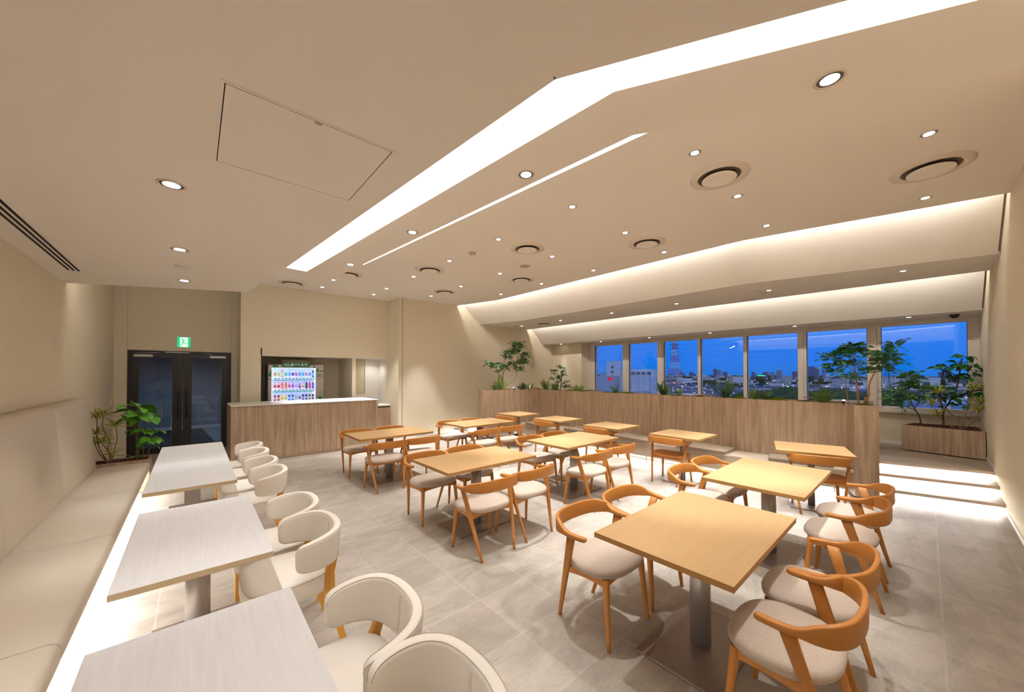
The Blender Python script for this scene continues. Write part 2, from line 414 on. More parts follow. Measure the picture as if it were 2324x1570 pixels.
# first sloped plane and the low window-side ceiling
lA, lB, lC = (6.46, YB), (6.86, 7.30), (6.80, 1.95)
lD = (7.42, YR)
def slope(name, lower, dz, run):
    mb = MB(); up = [(x - run, y) for x, y in lower]
    v = [(x, y, z) for (x, y), z in [(p, dz[0]) for p in lower]] + [(x, y, dz[1]) for x, y in up]
    v2 = [(x + .03, y, z + .03) for x, y, z in v]
    n = len(lower); k = 2 * n
    mb.add(v + v2, [(i, i + 1, n + i + 1, n + i) for i in range(n - 1)] + [(k + i, k + n + i, k + n + i + 1, k + i + 1) for i in range(n - 1)] + [(0, n, k + n, k), (n - 1, k + n - 1, k + 2 * n - 1, 2 * n - 1)])
    return struct(mb.build(name, M_CEIL))
slope('ceiling_slope', [lA, lB, lC, (lD[0] - .008, lD[1] + .02)], (ZL, ZL + .66), .74)
lE = (8.52, YR); lF = (8.42, YB)
struct(MB().prism([lA, lB, lC, lD, lE, lF], ZL, ZL + .035).build('ceiling_window', M_CEIL))
slope('ceiling_slope', [(9.20, YB), (9.44, YR + .02)], (ZS, ZS + .66), .74)
struct(MB().prism([(9.20, YB), (9.44, YR), (XW, YR), (XW, YB)], ZS, ZS + .03).build('ceiling_soffit', M_CEIL))
struct(MB().box(XL - .1, 10.4, YR - .1, 10.9, 3.86, 3.95).build('sky_block_deck', M_CEIL))  # unseen roof plane added over all ceilings to block the sky

# cove lighting (linear LED strips lying on the edges of the ceilings)
def cove(a, b, z, off=.045, p=P_COVE):
    A = Vector((*a, z)); B = Vector((*b, z)); d = (B - A).normalized(); n_ = Vector((d.y, -d.x, 0))
    if n_.x < 0: n_ = -n_
    A -= n_ * off; B -= n_ * off; A += d * .05; B -= d * .05
    line_light('cove_led', A, B, p, (n_.x, n_.y, -0.2), width=.02)
for p, q in ((mA, mB), (mB, mC), (mC, mD)): cove(p, q, ZM + .15)
cove(lF, lE, ZL + .15)
# wash over the far end of the lower slab
line_light('cove_led', (XL + .05, 6.9, 3.0), (0.45, 6.15, 3.0), 5.0, (0.2, 1, -.35), width=.02)

# ---- stairs to the window platform (angled noses) and platform
def rot15(x, y, a): return (x - math.sin(a) * y, y * math.cos(a))
AN = math.radians(13.5)
def nose_line(xr):   # from the right wall leftwards
    return (xr, YR), (xr - math.tan(AN) * (1.35 - YR), 1.35)
st = thing('staircase', 'three shallow pale steps with glowing white light under each nosing, beside right wall', 'stairs')
for i, (xr, z) in enumerate(((7.222, .101), (7.741, .205), (8.245, ZP))):
    a, b = nose_line(xr)
    back = 10.15 if i == 2 else xr + 1.2
    zz0 = 0.0
    dp = .5 if i == 2 else .9
    tr = MB().prism([(a[0] + .05, a[1] + .002), (b[0] + .05, b[1]), (b[0] + dp, b[1]), (a[0] + dp, a[1] + .002)], zz0, z - .03); tr.build('riser', M_WHITE, st)
    MB().prism([(a[0], a[1] + .002), (b[0], b[1]), (b[0] + dp, b[1]), (a[0] + dp, a[1] + .002)], z - .035, z).build('tread', M_PLANK, st)
    MB().prism([(a[0] - .006, a[1] + .002), (b[0] - .006, b[1]), (b[0] + .008, b[1]), (a[0] + .008, a[1] + .002)], z - .037, z + .001).build('nosing', M_NOSE, st)
    line_light('step_led', (a[0] + .035, a[1] + .04, z - .042), (b[0] + .035, b[1] - .02, z - .042), P_STEP, (-.55, 0, -1), width=.012, col=(1, .96, .9))
pl = MB().prism([(8.31, YR), (8.31 - math.tan(AN) * 1.96, 1.35), (7.3, 1.4), (7.14, 2.0), (7.14, 7.0), (6.7, YB), (XW, YB), (XW, YR)], 0.0, ZP - .002)
struct(pl.build('floor_platform', M_PLANK))
# stairs at the far end
st2 = thing('staircase', 'far lit steps between beige back wall and the tall planter', 'stairs')
for i, (xr, z) in enumerate(((5.56, .10), (5.98, .2), (6.40, .298))):
    A = (xr, YB - .01); B = (xr + .18, 7.0)
    MB().prism([(A[0] + .04, A[1]), (B[0] + .04, B[1]), (7.1, 7.0), (7.1, YB - .01)], 0, z - .03).build('riser', M_WHITE, st2)
    MB().prism([A, B, (7.1, 7.0), (7.1, YB - .01)], z - .035, z).build('tread', M_FLOOR, st2)
    line_light('step_led', (A[0] + .03, A[1] - .04, z - .042), (B[0] + .03 - .1, 7.9, z - .042), P_STEP, (-.55, 0, -1), width=.012, col=(1, .96, .9))

# ================================================================== TABLES
def table_proto(name, label, sx, sy, top_m, edge_m, col_r, bx, by, z=.72, th=.03, bev=.002):
    t = thing(name, label, 'table')
    MB().prism([(-sx / 2, -sy / 2), (sx / 2, -sy / 2), (sx / 2, sy / 2), (-sx / 2, sy / 2)], z - th, z, top=0, side=1).build('tabletop', [top_m, edge_m], t, bevel=bev)
    MB().cyl((0, 0, 0), col_r, .013, z - th, 32).build('column', M_STEEL, t)
    MB().box(-bx / 2, bx / 2, -by / 2, by / 2, 0, .013).build('base_plate', M_BASE, t, bevel=.004)
    MB().box(-.2, .2, -.03, .03, z - th - .006, z - th).box(-.03, .03, -.2, .2, z - th - .006, z - th).build('mounting_plate', M_BASE, t)
    KIDS[t.name] = children(t)
    return t
P4 = table_proto('dining_table', 'x', 1.15, .735, M_TOP, M_TOPE, .058, .72, .46)
G4 = 'four-seat beech tables in the middle of the room'
for (x, y, lab) in ((2.350, .926, 'large beech-topped table in the foreground, nearest wooden-chair table'),
                    (4.018, .972, 'beech-topped four-seat table between foreground table and right steps'),
                    (4.085, 3.320, 'beech-topped four-seat table in the middle of the room nearest the bench'),
                    (2.362, 3.298, 'beech-topped four-seat table in the centre, directly behind the cream chairs aisle'),
                    (2.335, 5.600, 'beech-topped four-seat table in front of the laminate counter'),
                    (4.130, 5.660, 'beech-topped four-seat table near the back wall and far steps')):
    dup(P4, (x, y, 0), 0, lab, G4)
PB = table_proto('bench_table', 'x', .70, .73, M_TOPB, M_TOPE, .036, .44, .44)
GB = 'two-seat beech tables along the low bench'
for (x, y, a, lab) in ((5.67, 2.480, 0, 'small square beech table at the bench, second from the steps'),
                       (5.66, 3.750, 0, 'small square beech table at the bench, middle one of five'),
                       (5.68, 5.040, 0, 'small square beech table at the bench, second from the far corner'),
                       (5.70, 6.270, 0, 'small square beech table at the bench in the far corner'),
                       (5.80, .955, math.radians(15), 'small beech table set askew at the bench end beside the steps')):
    dup(PB, (x, y, 0), a, lab, GB)
PW = table_proto('cafe_table', 'x', .59, 1.18, M_WTOP, M_WTOPE, .058, .44, .82)
GW = 'white woodgrain tables along the banquette'
for (x, y, lab) in ((.03, 1.25, 'white woodgrain table in the bottom left foreground, nearest the camera'),
                    (.028, 2.855, 'white woodgrain table along the banquette, second from the camera'),
                    (0, 4.581, 'nearer half of the long pair of joined white tables by the banquette'),
                    (0, 5.764, 'farther half of the long pair of joined white tables, near the planter')):
    dup(PW, (x, y, 0), 0, lab, GW)

# ================================================================== WOODEN ARMCHAIR
def sec_box(c, u, v, w, h, r=.25, n=3):
    """rounded rectangle section around c, spanned by unit vectors u (width w) and v (height h)"""
    rr = min(w, h) * r
    return [Vector(c) + Vector(u) * a + Vector(v) * b for a, b in rrect(0, 0, w, h, rr, n)]
def leg_mesh(p0, p1, w0, w1, mid=None):
    p0, p1 = Vector(p0), Vector(p1); mb = MB(); secs = []
    for i in range(7):
        t = i / 6; p = p0.lerp(p1, t); a = [w0[k] + (w1[k] - w0[k]) * t for k in (0, 1)]
        secs.append([Vector((p.x + q[0], p.y + q[1], p.z)) for q in rrect(0, 0, a[0], a[1], min(a) * .45, 3)])
    return mb.loft(secs)
def wood_chair(name, cushion=True):
    t = thing(name, 'x', 'chair')
    # bent back and arm rail: half path (x, y, z centre, height, thickness)
    half = [(.268, .075, .622, .030, .036), (.279, .02, .624, .030, .036), (.286, -.04, .628, .032, .034), (.284, -.085, .634, .042, .030),
            (.274, -.125, .642, .070, .026), (.250, -.170, .647, .090, .024), (.205, -.207, .650, .098, .023), (.14, -.229, .651, .102, .022), (.07, -.238, .652, .104, .022), (0, -.241, .652, .104, .022)]
    h2 = catmull(half, 3)
    full = h2 + [(-a[0],) + tuple(a[1:]) for a in reversed(h2[:-1])]
    secs = []
    for i, p in enumerate(full):
        a = Vector(full[max(i - 1, 0)][:2]); b = Vector(full[min(i + 1, len(full) - 1)][:2]); d = (b - a).normalized()
        u = Vector((d.y, -d.x, 0)); k = 1.0
        if i == 0 or i == len(full) - 1: k = .7
        lean = Vector((u.x, u.y, 0)) * 0.0
        secs.append(sec_box((p[0], p[1], p[2]), u, (0, 0, 1), p[4] * k, p[3] * k, .3, 2))
    MB().loft(secs).build('back_rail', M_CHW, t)
    for s in (-1, 1):
        leg_mesh((s * .187, -.210, 0), (s * .274, -.035, .618), (.022, .024), (.030, .062)).build('leg', M_CHW, t)
        leg_mesh((s * .227, .210, 0), (s * .200, .172, .405), (.023, .023), (.042, .044)).build('leg', M_CHW, t)
    fr = MB()
    def rail(a, b, z0, z1, th=.02, arch=.0):
        a, b = Vector(a), Vector(b); secs = []
        for i in range(9):
            q = i / 8; p = a.lerp(b, q); d = (b - a).normalized(); u = Vector((d.y, -d.x, 0))
            zb = z0 + arch * (1 - (2 * q - 1) ** 2)
            secs.append([p + u * th / 2 + Vector((0, 0, zb)), p + u * th / 2 + Vector((0, 0, z1)), p - u * th / 2 + Vector((0, 0, z1)), p - u * th / 2 + Vector((0, 0, zb))])
        fr.loft(secs, smooth=False)
    rail((-.205, .172, 0), (.205, .172, 0), .355, .402, arch=.018)
    rail((-.236, -.10, 0), (.236, -.10, 0), .350, .402, arch=.02)
    for s in (-1, 1): rail((s * .232, -.11, 0), (s * .203, .17, 0), .352, .402, arch=.012)
    fr.build('seat_frame', M_CHW, t)
    def seat_outline(k, n=40):
        P = []
        for i in range(n):
            a = 2 * PI * i / n; c, s_ = math.cos(a), math.sin(a); e = 2 / 2.6
            x = math.copysign(abs(c) ** e, c) * .262 * k; y = math.copysign(abs(s_) ** e, s_) * .213 * k
            x *= 1 + .06 * (y / .213) * (1 if y < 0 else .3)
            P.append((x, y + .028))
        return P
    rings = [(.86, .400), (.955, .402), (.995, .414), (1.0, .428), (.975, .441), (.90, .450), (.75, .456), (.5, .459), (.2, .460)] if cushion else \
            [(.90, .404), (.975, .408), (1.0, .416), (.985, .424), (.92, .424), (.75, .419), (.5, .415), (.2, .414)]
    sd = MB(); sd.loft([[(x, y, z + (.006 if cushion else .014) * (abs(x) / .25) ** 2 * (1 if z > .43 or not cushion else 0)) for x, y in seat_outline(k)] for k, z in rings])
    sd.build('seat_cushion' if cushion else 'seat', M_FAB if cushion else M_CHS, t)
    KIDS[t.name] = children(t)
    return t
AC = wood_chair('armchair')
GA = 'oak armchairs with oatmeal seat pads around the beech tables'
for (x, y, rz, lab) in (
    (2.080, .415, 0, 'oak armchair with oatmeal pad in the bottom right corner, nearest the camera'),
    (2.612, .412, 0, 'oak armchair at foreground table, second from bottom right corner'),
    (2.088, 1.462, PI, 'oak armchair standing left of the foreground table, whole front visible'),
    (2.632, 1.472, PI, 'oak armchair half hidden behind the left edge of the foreground table'),
    (3.757, .418, 0, 'oak armchair on the aisle side of the table by the steps, nearer one'),
    (4.290, .425, 0, 'oak armchair on the aisle side by the steps, farther one under the steps'),
    (3.745, 1.480, PI, 'oak armchair on far side of the table by the steps, left one'),
    (4.285, 1.480, PI, 'oak armchair on far side of the table by the steps, right one'),
    (2.090, 2.775, 0, 'oak armchair at the central table, near side left, facing away'),
    (2.632, 2.795, .03, 'oak armchair at the central table, near side right, facing away'),
    (2.090, 3.800, PI, 'oak armchair at the central table, far side left'),
    (2.640, 3.805, PI, 'oak armchair at the central table, far side right, mostly under the top'),
    (3.775, 2.830, .04, 'oak armchair at the middle table by the bench, near side left'),
    (4.345, 2.850, -.03, 'oak armchair at the middle table by the bench, near side right'),
    (3.810, 3.800, PI, 'oak armchair at the middle table by the bench, far side left'),
    (4.380, 3.820, PI, 'oak armchair at the middle table by the bench, far side right'),
    (2.090, 5.165, 0, 'oak armchair at the table before the counter, near side left'),
    (2.640, 5.180, 0, 'oak armchair at the table before the counter, near side right'),
    (2.075, 6.190, PI, 'oak armchair at the table before the counter, far side left'),
    (2.640, 6.190, PI, 'oak armchair at the table before the counter, far side right'),
    (3.870, 5.180, 0, 'oak armchair at the back table near the far steps, near side left'),
    (4.430, 5.200, 0, 'oak armchair at the back table near the far steps, near side right'),
    (3.850, 6.180, PI, 'oak armchair at the back table near the far steps, far side left'),
    (4.400, 6.180, PI, 'oak armchair at the back table near the far steps, far side right')):
    dup(AC, (x, y, 0), rz, lab, GA)
BC = wood_chair('bench_side_chair', cushion=False)
GC = 'oak armchairs with bare wooden seats facing the bench'
for (x, y, rz, lab) in (
    (5.640, .865, -PI / 2 + math.radians(17), 'bare-seated oak armchair at the skewed table beside the steps'),
    (5.490, 2.587, -PI / 2, 'bare-seated oak armchair facing the bench, second table from the steps'),
    (5.490, 3.840, -PI / 2, 'bare-seated oak armchair facing the bench at the middle bench table'),
    (5.480, 5.110, -PI / 2, 'bare-seated oak armchair facing the bench, second from the far corner'),
    (5.440, 6.300, -PI / 2, 'bare-seated oak armchair facing the bench in the far corner')):
    dup(BC, (x, y, 0), rz, lab, GC)

# ================================================================== CREAM LEATHER CHAIR
def cream_chair():
    t = thing('upholstered_chair', 'x', 'chair')
    half = [(.236, .010, .590, .140, .040), (.247, -.025, .592, .160, .046), (.250, -.07, .595, .175, .050), (.240, -.125, .598, .188, .052),
            (.212, -.180, .601, .198, .052), (.155, -.224, .603, .206, .052), (.08, -.245, .604, .210, .052), (0, -.251, .605, .210, .052)]
    h2 = catmull(half, 4)
    full = h2 + [(-a[0],) + tuple(a[1:]) for a in reversed(h2[:-1])]
    secs = []; pipe_i = []; pipe_o = []
    N = len(full)
    for i, p in enumerate(full):
        a = Vector(full[max(i - 1, 0)][:2]); b = Vector(full[min(i + 1, N - 1)][:2]); d = (b - a).normalized()
        u = Vector((d.y, -d.x, 0)); e = min(i, N - 1 - i)
        kh = (.55, .82, .93, .98)[e] if e < 4 else 1; kw = (.6, .85, .95, 1)[e] if e < 4 else 1
        # slight backward lean of the upper edge
        v = Vector((-u.x * .08, -u.y * .08, 1)).normalized()
        cx = Vector((p[0], p[1], p[2]))
        secs.append(sec_box(cx, u, v, p[4] * kw, p[3] * kh, .36, 4))
        pipe_i.append(cx - u * p[4] * kw * .40 + v * p[3] * kh * .478); pipe_o.append(cx + u * p[4] * kw * .40 + v * p[3] * kh * .478)
    b = MB().loft(secs).build('backrest', M_LEA, t)
    sm = MB(); sm.tube(pipe_i, .0011, 5); sm.tube(pipe_o, .0011, 5)
    c = full[N // 2]
    for dx in (-.006, .006): sm.tube([(dx, c[1] + c[4] / 2 + .0004 - .08 * (z - .605), z) for z in (.53, .57, .605, .64, .68)], .0009, 4)
    sm.build('seam', M_SEAM, b)
    def out(k, n=44):
        P = []
        for i in range(n):
            a = 2 * PI * i / n; cc, s_ = math.cos(a), math.sin(a); e = 2 / 4.2
            x = math.copysign(abs(cc) ** e, cc) * .236 * k; y = math.copysign(abs(s_) ** e, s_) * .222 * k
            if y < 0: x *= 1 - .16 * (y / .222) ** 2
            P.append((x, y + .015))
        return P
    rings = [(.90, .338), (.97, .342), (1.0, .356), (1.0, .440), (.985, .452), (.95, .459), (.8, .464), (.5, .467), (.15, .468)]
    s_ = MB().loft([[(x, y, z) for x, y in out(k)] for k, z in rings]).build('seat', M_LEA, t)
    o = out(.993); MB().tube([(x, y, .4475) for x, y in o] + [(o[0][0], o[0][1], .4475)], .0018, 5).build('piping', M_SEAM, s_)
    for s in (-1, 1):
        def sec(x, y, z, w, d): return [Vector((x + q[0], y + q[1], z)) for q in rrect(0, 0, w, d, .006, 2)]
        MB().loft([sec(s * .195, -.262, 0, .030, .034), sec(s * .192, -.222, .16, .034, .044), sec(s * .186, -.180, .34, .036, .062), sec(s * .182, -.182, .44, .034, .056), sec(s * .170, -.222, .55, .030, .034)], smooth=False).build('leg', M_OAK, t)
        MB().loft([sec(s * .198, .198, 0, .028, .028), sec(s * .190, .188, .35, .042, .042)], smooth=False).build('leg', M_OAK, t)
    KIDS[t.name] = children(t)
    KIDS[b.name] = children(b); KIDS[s_.name] = children(s_)
    return t
CC = cream_chair()
GCC = 'cream leather chairs along the white tables'
xx = .445
for (x, y, rz, lab) in (
    (xx + .01, .985, PI / 2, 'cream leather chair cut off by the bottom edge of the photo'),
    (xx + .01, 1.520, PI / 2, 'cream leather chair with wide curved back, second from the camera'),
    (xx, 2.590, PI / 2 + .02, 'cream leather chair at the second white table, nearer one with legs in full view'),
    (xx, 3.120, PI / 2, 'cream leather chair at the second white table, farther one'),
    (xx - .005, 4.310, PI / 2, 'cream leather chair at the long white tables, nearest of four'),
    (xx - .005, 4.850, PI / 2, 'cream leather chair at the long white tables, second of four'),
    (xx - .005, 5.490, PI / 2, 'cream leather chair at the long white tables, third of four'),
    (xx - .005, 6.030, PI / 2, 'cream leather chair at the long white tables, farthest, before the counter')):
    dup(CC, (x, y, 0), rz, lab, GCC)

# ================================================================== BANQUETTE
bq = thing('banquette', 'long beige leather banquette with high back along the left wall', 'bench', (0, 0, 0))
ys = [YR + .004, 1.18, 2.655, 4.135, 5.615, 7.165]
def cushion_block(x0, x1, y0, y1, z0, z1, r=.02, round_front=True):
    P = [(x0, z0 + r), (x0 + r, z0), (x1 - r, z0), (x1 - r * .3, z0 + r * .3), (x1, z0 + r), (x1, z1 - r * 1.6), (x1 - r * .5, z1 - r * .5), (x1 - r * 1.7, z1), (x0 + r, z1), (x0, z1 - r)]
    mb = MB(); n = 14; secs = []
    for i in range(n + 1):
        q = i / n; y = y0 + (y1 - y0) * q; e = min(q, 1 - q) * (y1 - y0); k = 0 if e > .03 else (.03 - e) / .03
        cx, cz = (x0 + x1) / 2, (z0 + z1) / 2; sh = 1 - .03 * k * k
        secs.append([(cx + (a - cx) * (1 - .02 * k), y, cz + (b_ - cz) * (1 - .12 * k * k)) for a, b_ in P])
    ys_ = [y0, y0 + .006, y0 + .015, y0 + .03, (y0 + y1) / 2, y1 - .03, y1 - .015, y1 - .006, y1]
    secs = []
    for y in ys_:
        e = min(y - y0, y1 - y); k = 0 if e >= .03 else (.03 - e) / .03
        cx, cz = (x0 + x1) / 2, (z0 + z1) / 2
        secs.append([(cx + (a - cx) * (1 - .012 * k * k), y, cz + (b_ - cz) * (1 - .14 * k * k)) for a, b_ in P])
    return mb.loft(secs)
for a, b in zip(ys, ys[1:]):
    cushion_block(-.96, -.452, a + .001, b - .001, .305, .418, .022).build('seat_cushion', M_BANQ, bq)
# sloping back cushions
for a, b in zip(ys, ys[1:]):
    a += .001; b -= .001; P = [(XL + .004, .35), (-.952, .35), (-.946, .42), (-1.012, 1.27), (-1.026, 1.305), (-1.05, 1.322), (-1.08, 1.326), (XL + .004, 1.326)]
    secs = []
    for y in (a, a + .006, a + .015, a + .03, (a + b) / 2, b - .03, b - .015, b - .006, b):
        e = min(y - a, b - y); k = 0 if e >= .03 else (.03 - e) / .03
        last = (b > 7.1 and y > b - .031)
        secs.append([(x - (.012 if x > -1.1 else 0) * k * k * (2.0 if last else 1), y, z - (.012 * k * k * (2.5 if last else .6) if z > 1.2 else 0)) for x, z in P])
    MB().loft(secs).build('back_cushion', M_BANQ, bq)
MB().box(XL + .004, -.80, ys[0], ys[-1], 0, .30).box(-.80, -.48, ys[0], ys[-1], .27, .304).build('base', M_WHITE, bq)
line_light('bench_led', (-.60, ys[0] + .1, .262), (-.60, ys[-1] - .05, .262), P_BENCH, (.35, 0, -1), width=.02, col=(1, .96, .92))

# ================================================================== LONG BENCH AND TALL PLANTER
ZT = 1.234
A0, B0, C0 = (6.515, .625), (6.575, .400), (6.80, .727)
I0, L0 = (6.80, 6.86), (5.42, 7.31)
tp = thing('tall_planter', 'long waist-high oak laminate planter dividing the room, filled with ferns and moss', 'planter')
outer = [L0, I0, C0, A0, B0, (7.00, .51), (7.12, .66), (7.12, 7.06), (5.50, 7.60)]
# walls as panels with an inner trough
def panel(mb, p, q, th, z0, z1, side=1, mi=0):
    d = (Vector(q) - Vector(p)).normalized(); n_ = Vector((d.y, -d.x)) * th * side
    mb.prism([p, q, (q[0] + n_.x, q[1] + n_.y), (p[0] + n_.x, p[1] + n_.y)], z0, z1, mi)
c_ = (6.9, 4)
for i in range(len(outer)):
    p, q = outer[i], outer[(i + 1) % len(outer)]
    mb = MB(); panel(mb, p, q, .02, 0.045, ZT, side=-1); 
    mb.build('panel', M_LAM, tp)
mb = MB(); mb.prism([(5.46, 7.32), (6.84, 6.88), (6.82, .72), (6.54, .615), (6.60, .43), (6.98, .54), (7.10, .68), (7.10, 7.04), (5.51, 7.57)], ZT - .06, ZT - .03)
mb.build('soil', M_SOIL, tp)
for p, q in ((L0, I0), (C0, A0), (A0, B0)):
    pb = MB(); panel(pb, (p[0] + .012, p[1] + .01), (q[0] + .012, q[1] + .01), .02, 0, .045, side=-1); pb.build('plinth', M_DARK, tp)

lb = thing('long_bench', 'low beige built-in bench running along the tall planter, lit from below', 'bench')
F0, F1, F2, F3 = (6.27, 6.98), (6.27, 1.52), (6.46, .70), (6.52, .655)
MB().prism([F0, F1, F2, (6.515, .63), (6.79, .74), (6.795, 6.82)], .345, .378).build('bench_seat', M_BPAN, lb, bevel=.003)
sy = [6.97, 5.94, 4.68, 3.42, 2.14, 1.53]
for a, b in zip(sy, sy[1:]): MB().box(6.272, 6.292, b + .002, a - .002, .13, .344).build('front_panel', M_BPAN, lb)
mb = MB(); panel(mb, (6.272, 1.52), (6.462, .70), .02, .13, .344, side=-1); mb.build('front_panel', M_BPAN, lb)
MB().box(6.62, 6.78, .85, 6.8, 0, .13).build('plinth', M_WHITE, lb)
for y in (6.7, 5.94, 4.68, 3.42, 2.14, 1.2): MB().box(6.30, 6.32, y - .006, y + .006, 0, .14).build('leg', M_STEEL, lb)
line_light('bench_led', (6.40, 6.9, .125), (6.40, 1.5, .125), P_BENCH * .9, (-.3, 0, -1), width=.02, col=(1, .96, .92))
line_light('bench_led', (6.42, 1.45, .125), (6.56, .8, .125), P_BENCH * .9, (-.3, 0, -1), width=.02, col=(1, .96, .92))
for i, (y, lab) in enumerate(((2.47, 'taupe seat cushion on the bench, second from the steps'), (3.73, 'taupe seat cushion on the bench, third from the steps'),
                              (4.99, 'taupe seat cushion on the bench, fourth from the steps'), (6.25, 'taupe seat cushion on the bench in the far corner'))):
    o = MB().box(-.255, .255, -.385, .385, 0, .052).build('bench_cushion', M_CUSH, bevel=.012, seg=3, loc=(6.50, y, .379)); tag(o, lab, 'cushion', 'taupe cushions on the bench')
o = MB().box(-.17, .17, -.36, .36, 0, .052).build('bench_cushion', M_CUSH, bevel=.012, seg=3, loc=(6.545, 1.21, .379)); o.rotation_euler = (0, 0, math.radians(13))
tag(o, 'taupe seat cushion at the bench end nearest the steps', 'cushion', 'taupe cushions on the bench')

# ================================================================== COUNTER AND SERVICE AREA
ct = thing('service_counter', 'long oak laminate counter with thick white top in front of vending machine', 'counter')
cx0, cx1, cy0, cy1, cz = .507, 3.16, 8.23, 9.28, 1.06
MB().box(cx0 + .06, cx1 - .06, cy0 + .03, cy0 + .05, .05, cz - .012).build('front_panel', M_LAM, ct)
MB().box(cx0, cx0 + .06, cy0, cy1, 0, cz - .012).build('side_panel', M_LAMC, ct)
MB().box(cx1 - .06, cx1, cy0, cy1, 0, cz - .012).build('side_panel', M_LAMC, ct)
MB().box(cx0 + .06, cx1 - .06, cy0 + .05, cy0 + .07, 0, .05).build('plinth', M_LAMC, ct)
MB().box(cx0, cx1, cy0, cy1, cz - .011, cz).build('worktop', M_CTOP, ct, bevel=.003)
sb = MB()
for x in (.98, 1.70, 2.42): sb.box(x, x + .22, cy0 + .38, cy0 + .42, cz, cz + .0015)
sb.build('slot', M_BPAN, ct)
sc = thing('side_cabinet', 'low oak cabinet with white top in the lit niche beside the counter', 'cabinet')
MB().box(3.17, 3.915, 9.36, 9.535, .06, .765).build('body', M_LAM, sc)
MB().box(3.17, 3.915, 9.35, 9.36, .085, .75).build('door', M_LAM, sc, bevel=.002)
MB().box(3.165, 3.918, 9.34, 10.17, .801, .835).build('worktop', M_CTOP, sc, bevel=.003)
MB().box(3.17, 3.915, 9.37, 9.535, 0, .06).build('plinth', M_DARK, sc)
sw = thing('serving_hatch', 'white framed frosted pane in the niche behind the counter', 'window panel')
MB().box(3.10, 3.12, 10.16, 10.183, 1.10, 2.03).box(3.52, 3.54, 10.16, 10.183, 1.10, 2.03).box(3.12, 3.52, 10.16, 10.183, 2.01, 2.03).box(3.12, 3.52, 10.16, 10.183, 1.10, 1.115).build('frame', M_STEEL, sw)
MB().box(3.12, 3.52, 10.17, 10.18, 1.115, 2.01).build('pane', M_MIRR, sw)
spot('niche_lamp', (3.65, 9.9, 2.0), 9, 140, 1, .03, (3.7, 10.0, 0), (1, .97, .93))
o = MB().box(1.095, 1.115, 9.525, 9.539, 2.045, 2.21).build('door_stop', M_DARK); tag(o, 'small dark metal bracket at upper left corner of the alcove', 'bracket')
tr = struct(MB().box(1.10, 3.005, 9.532, 9.54, 2.035, 2.047).box(2.998, 3.008, 9.532, 9.54, 0, 2.047).build('trim_6', M_FRAME))
o = MB().box(1.14, 1.26, 10.2, 10.62, 0, 1.86).box(1.20, 1.215, 10.17, 10.2, 0, 1.83).build('shadow_panel', M_BLACK); tag(o, 'dark narrow panel painting in the alcove shadow and cable left of vending machine', 'panel')  # black boxes stand in for the alcove shadow and a cable

# vending machine
vm = thing('vending_machine', 'lit drinks vending machine with white and green front behind the counter', 'vending machine', (1.295, 10.0, 0))
vw, vh = 1.16, 1.86
M_VW = mat('machine_white', (206, 196, 194), 0.4); M_VG = mat('machine_green', (24, 128, 34), 0.4); M_VL = mat('machine_line', (100, 96, 96), 0.5)
M_SIGN = mat('sign_green', (12, 104, 62), 0.4); M_SBR = mat('sign_brown', (104, 86, 66), 0.5); M_TXT = mat('sign_text', (232, 238, 226), 0.5, emit=((232, 238, 226), .25))
M_DISP = mat('display_backlight', (190, 196, 235), 0.5, emit=((170, 182, 245), .45)); M_SHELF = mat('display_shelf', (236, 246, 255), 0.4, emit=((215, 232, 255), .7))
M_GARL = mat('shelf_garland', (60, 176, 130), 0.6, emit=((60, 176, 130), .45)); M_BTN = mat('select_button', (40, 40, 90), 0.4)
MB().box(0, vw, .21, .62, 0.03, vh).box(0, .05, .03, .21, .03, vh).box(1.0, vw, .03, .21, .03, vh).box(.05, 1.0, .03, .21, 1.79, vh).box(.05, 1.0, .03, .21, .03, .60).build('cabinet', M_VW, vm)
ds = (.06, .985, .62, 1.785)   # display window x0 x1 z0 z1
fp = MB(); fp.box(0, ds[0], 0, .03, .03, vh); fp.box(ds[1], vw, 0, .03, .03, vh); fp.box(ds[0], ds[1], 0, .03, .03, ds[2]); fp.box(ds[0], ds[1], 0, .03, ds[3], vh)
fp = fp.build('front_panel', M_VW, vm)
def flat(poly, m, name, parent, y=-.001, th=.002):
    mb = MB(); n = len(poly); v = [(x, y, z) for x, z in poly] + [(x, y - th, z) for x, z in poly]
    mb.add(v, [list(range(n)), list(range(n, 2 * n))[::-1]] + [(i, n + i, n + (i + 1) % n, (i + 1) % n) for i in range(n)])
    return mb.build(name, m, parent)
def disc(cx, cz, r, n=20): return [(cx + r * math.cos(2 * PI * i / n), cz + r * math.sin(2 * PI * i / n)) for i in range(n)]
flat([(0.005, 1.62), (.058, 1.76), (.058, 1.56), (.005, 1.60)], M_VG, 'leaf_graphic', fp); flat([(.08, 1.80), (.20, 1.80), (.185, 1.855), (.09, 1.855)], M_VG, 'leaf_graphic', fp)
flat([(.005, 1.56), (.058, 1.50), (.058, 1.475), (.005, 1.53)], M_VG, 'leaf_graphic', fp)
flat([(.93, 1.79), (.98, 1.79), (.955, 1.855)], M_VG, 'leaf_graphic', fp)
flat([(.995, 1.72), (1.05, 1.70), (1.03, 1.79)] , M_VG, 'leaf_graphic', fp); flat(disc(1.024, 1.715, .028), M_VG, 'leaf_graphic', fp, y=-.0035)
flat([(1.07, 1.69), (1.155, 1.70), (1.155, 1.725), (1.075, 1.715)], M_VG, 'leaf_graphic', fp)
flat(disc(1.085, 1.05, .042), M_VG, 'leaf_graphic', fp); flat([(.995, 1.02), (1.075, .97), (1.07, .945), (.995, .99)], M_VG, 'leaf_graphic', fp)
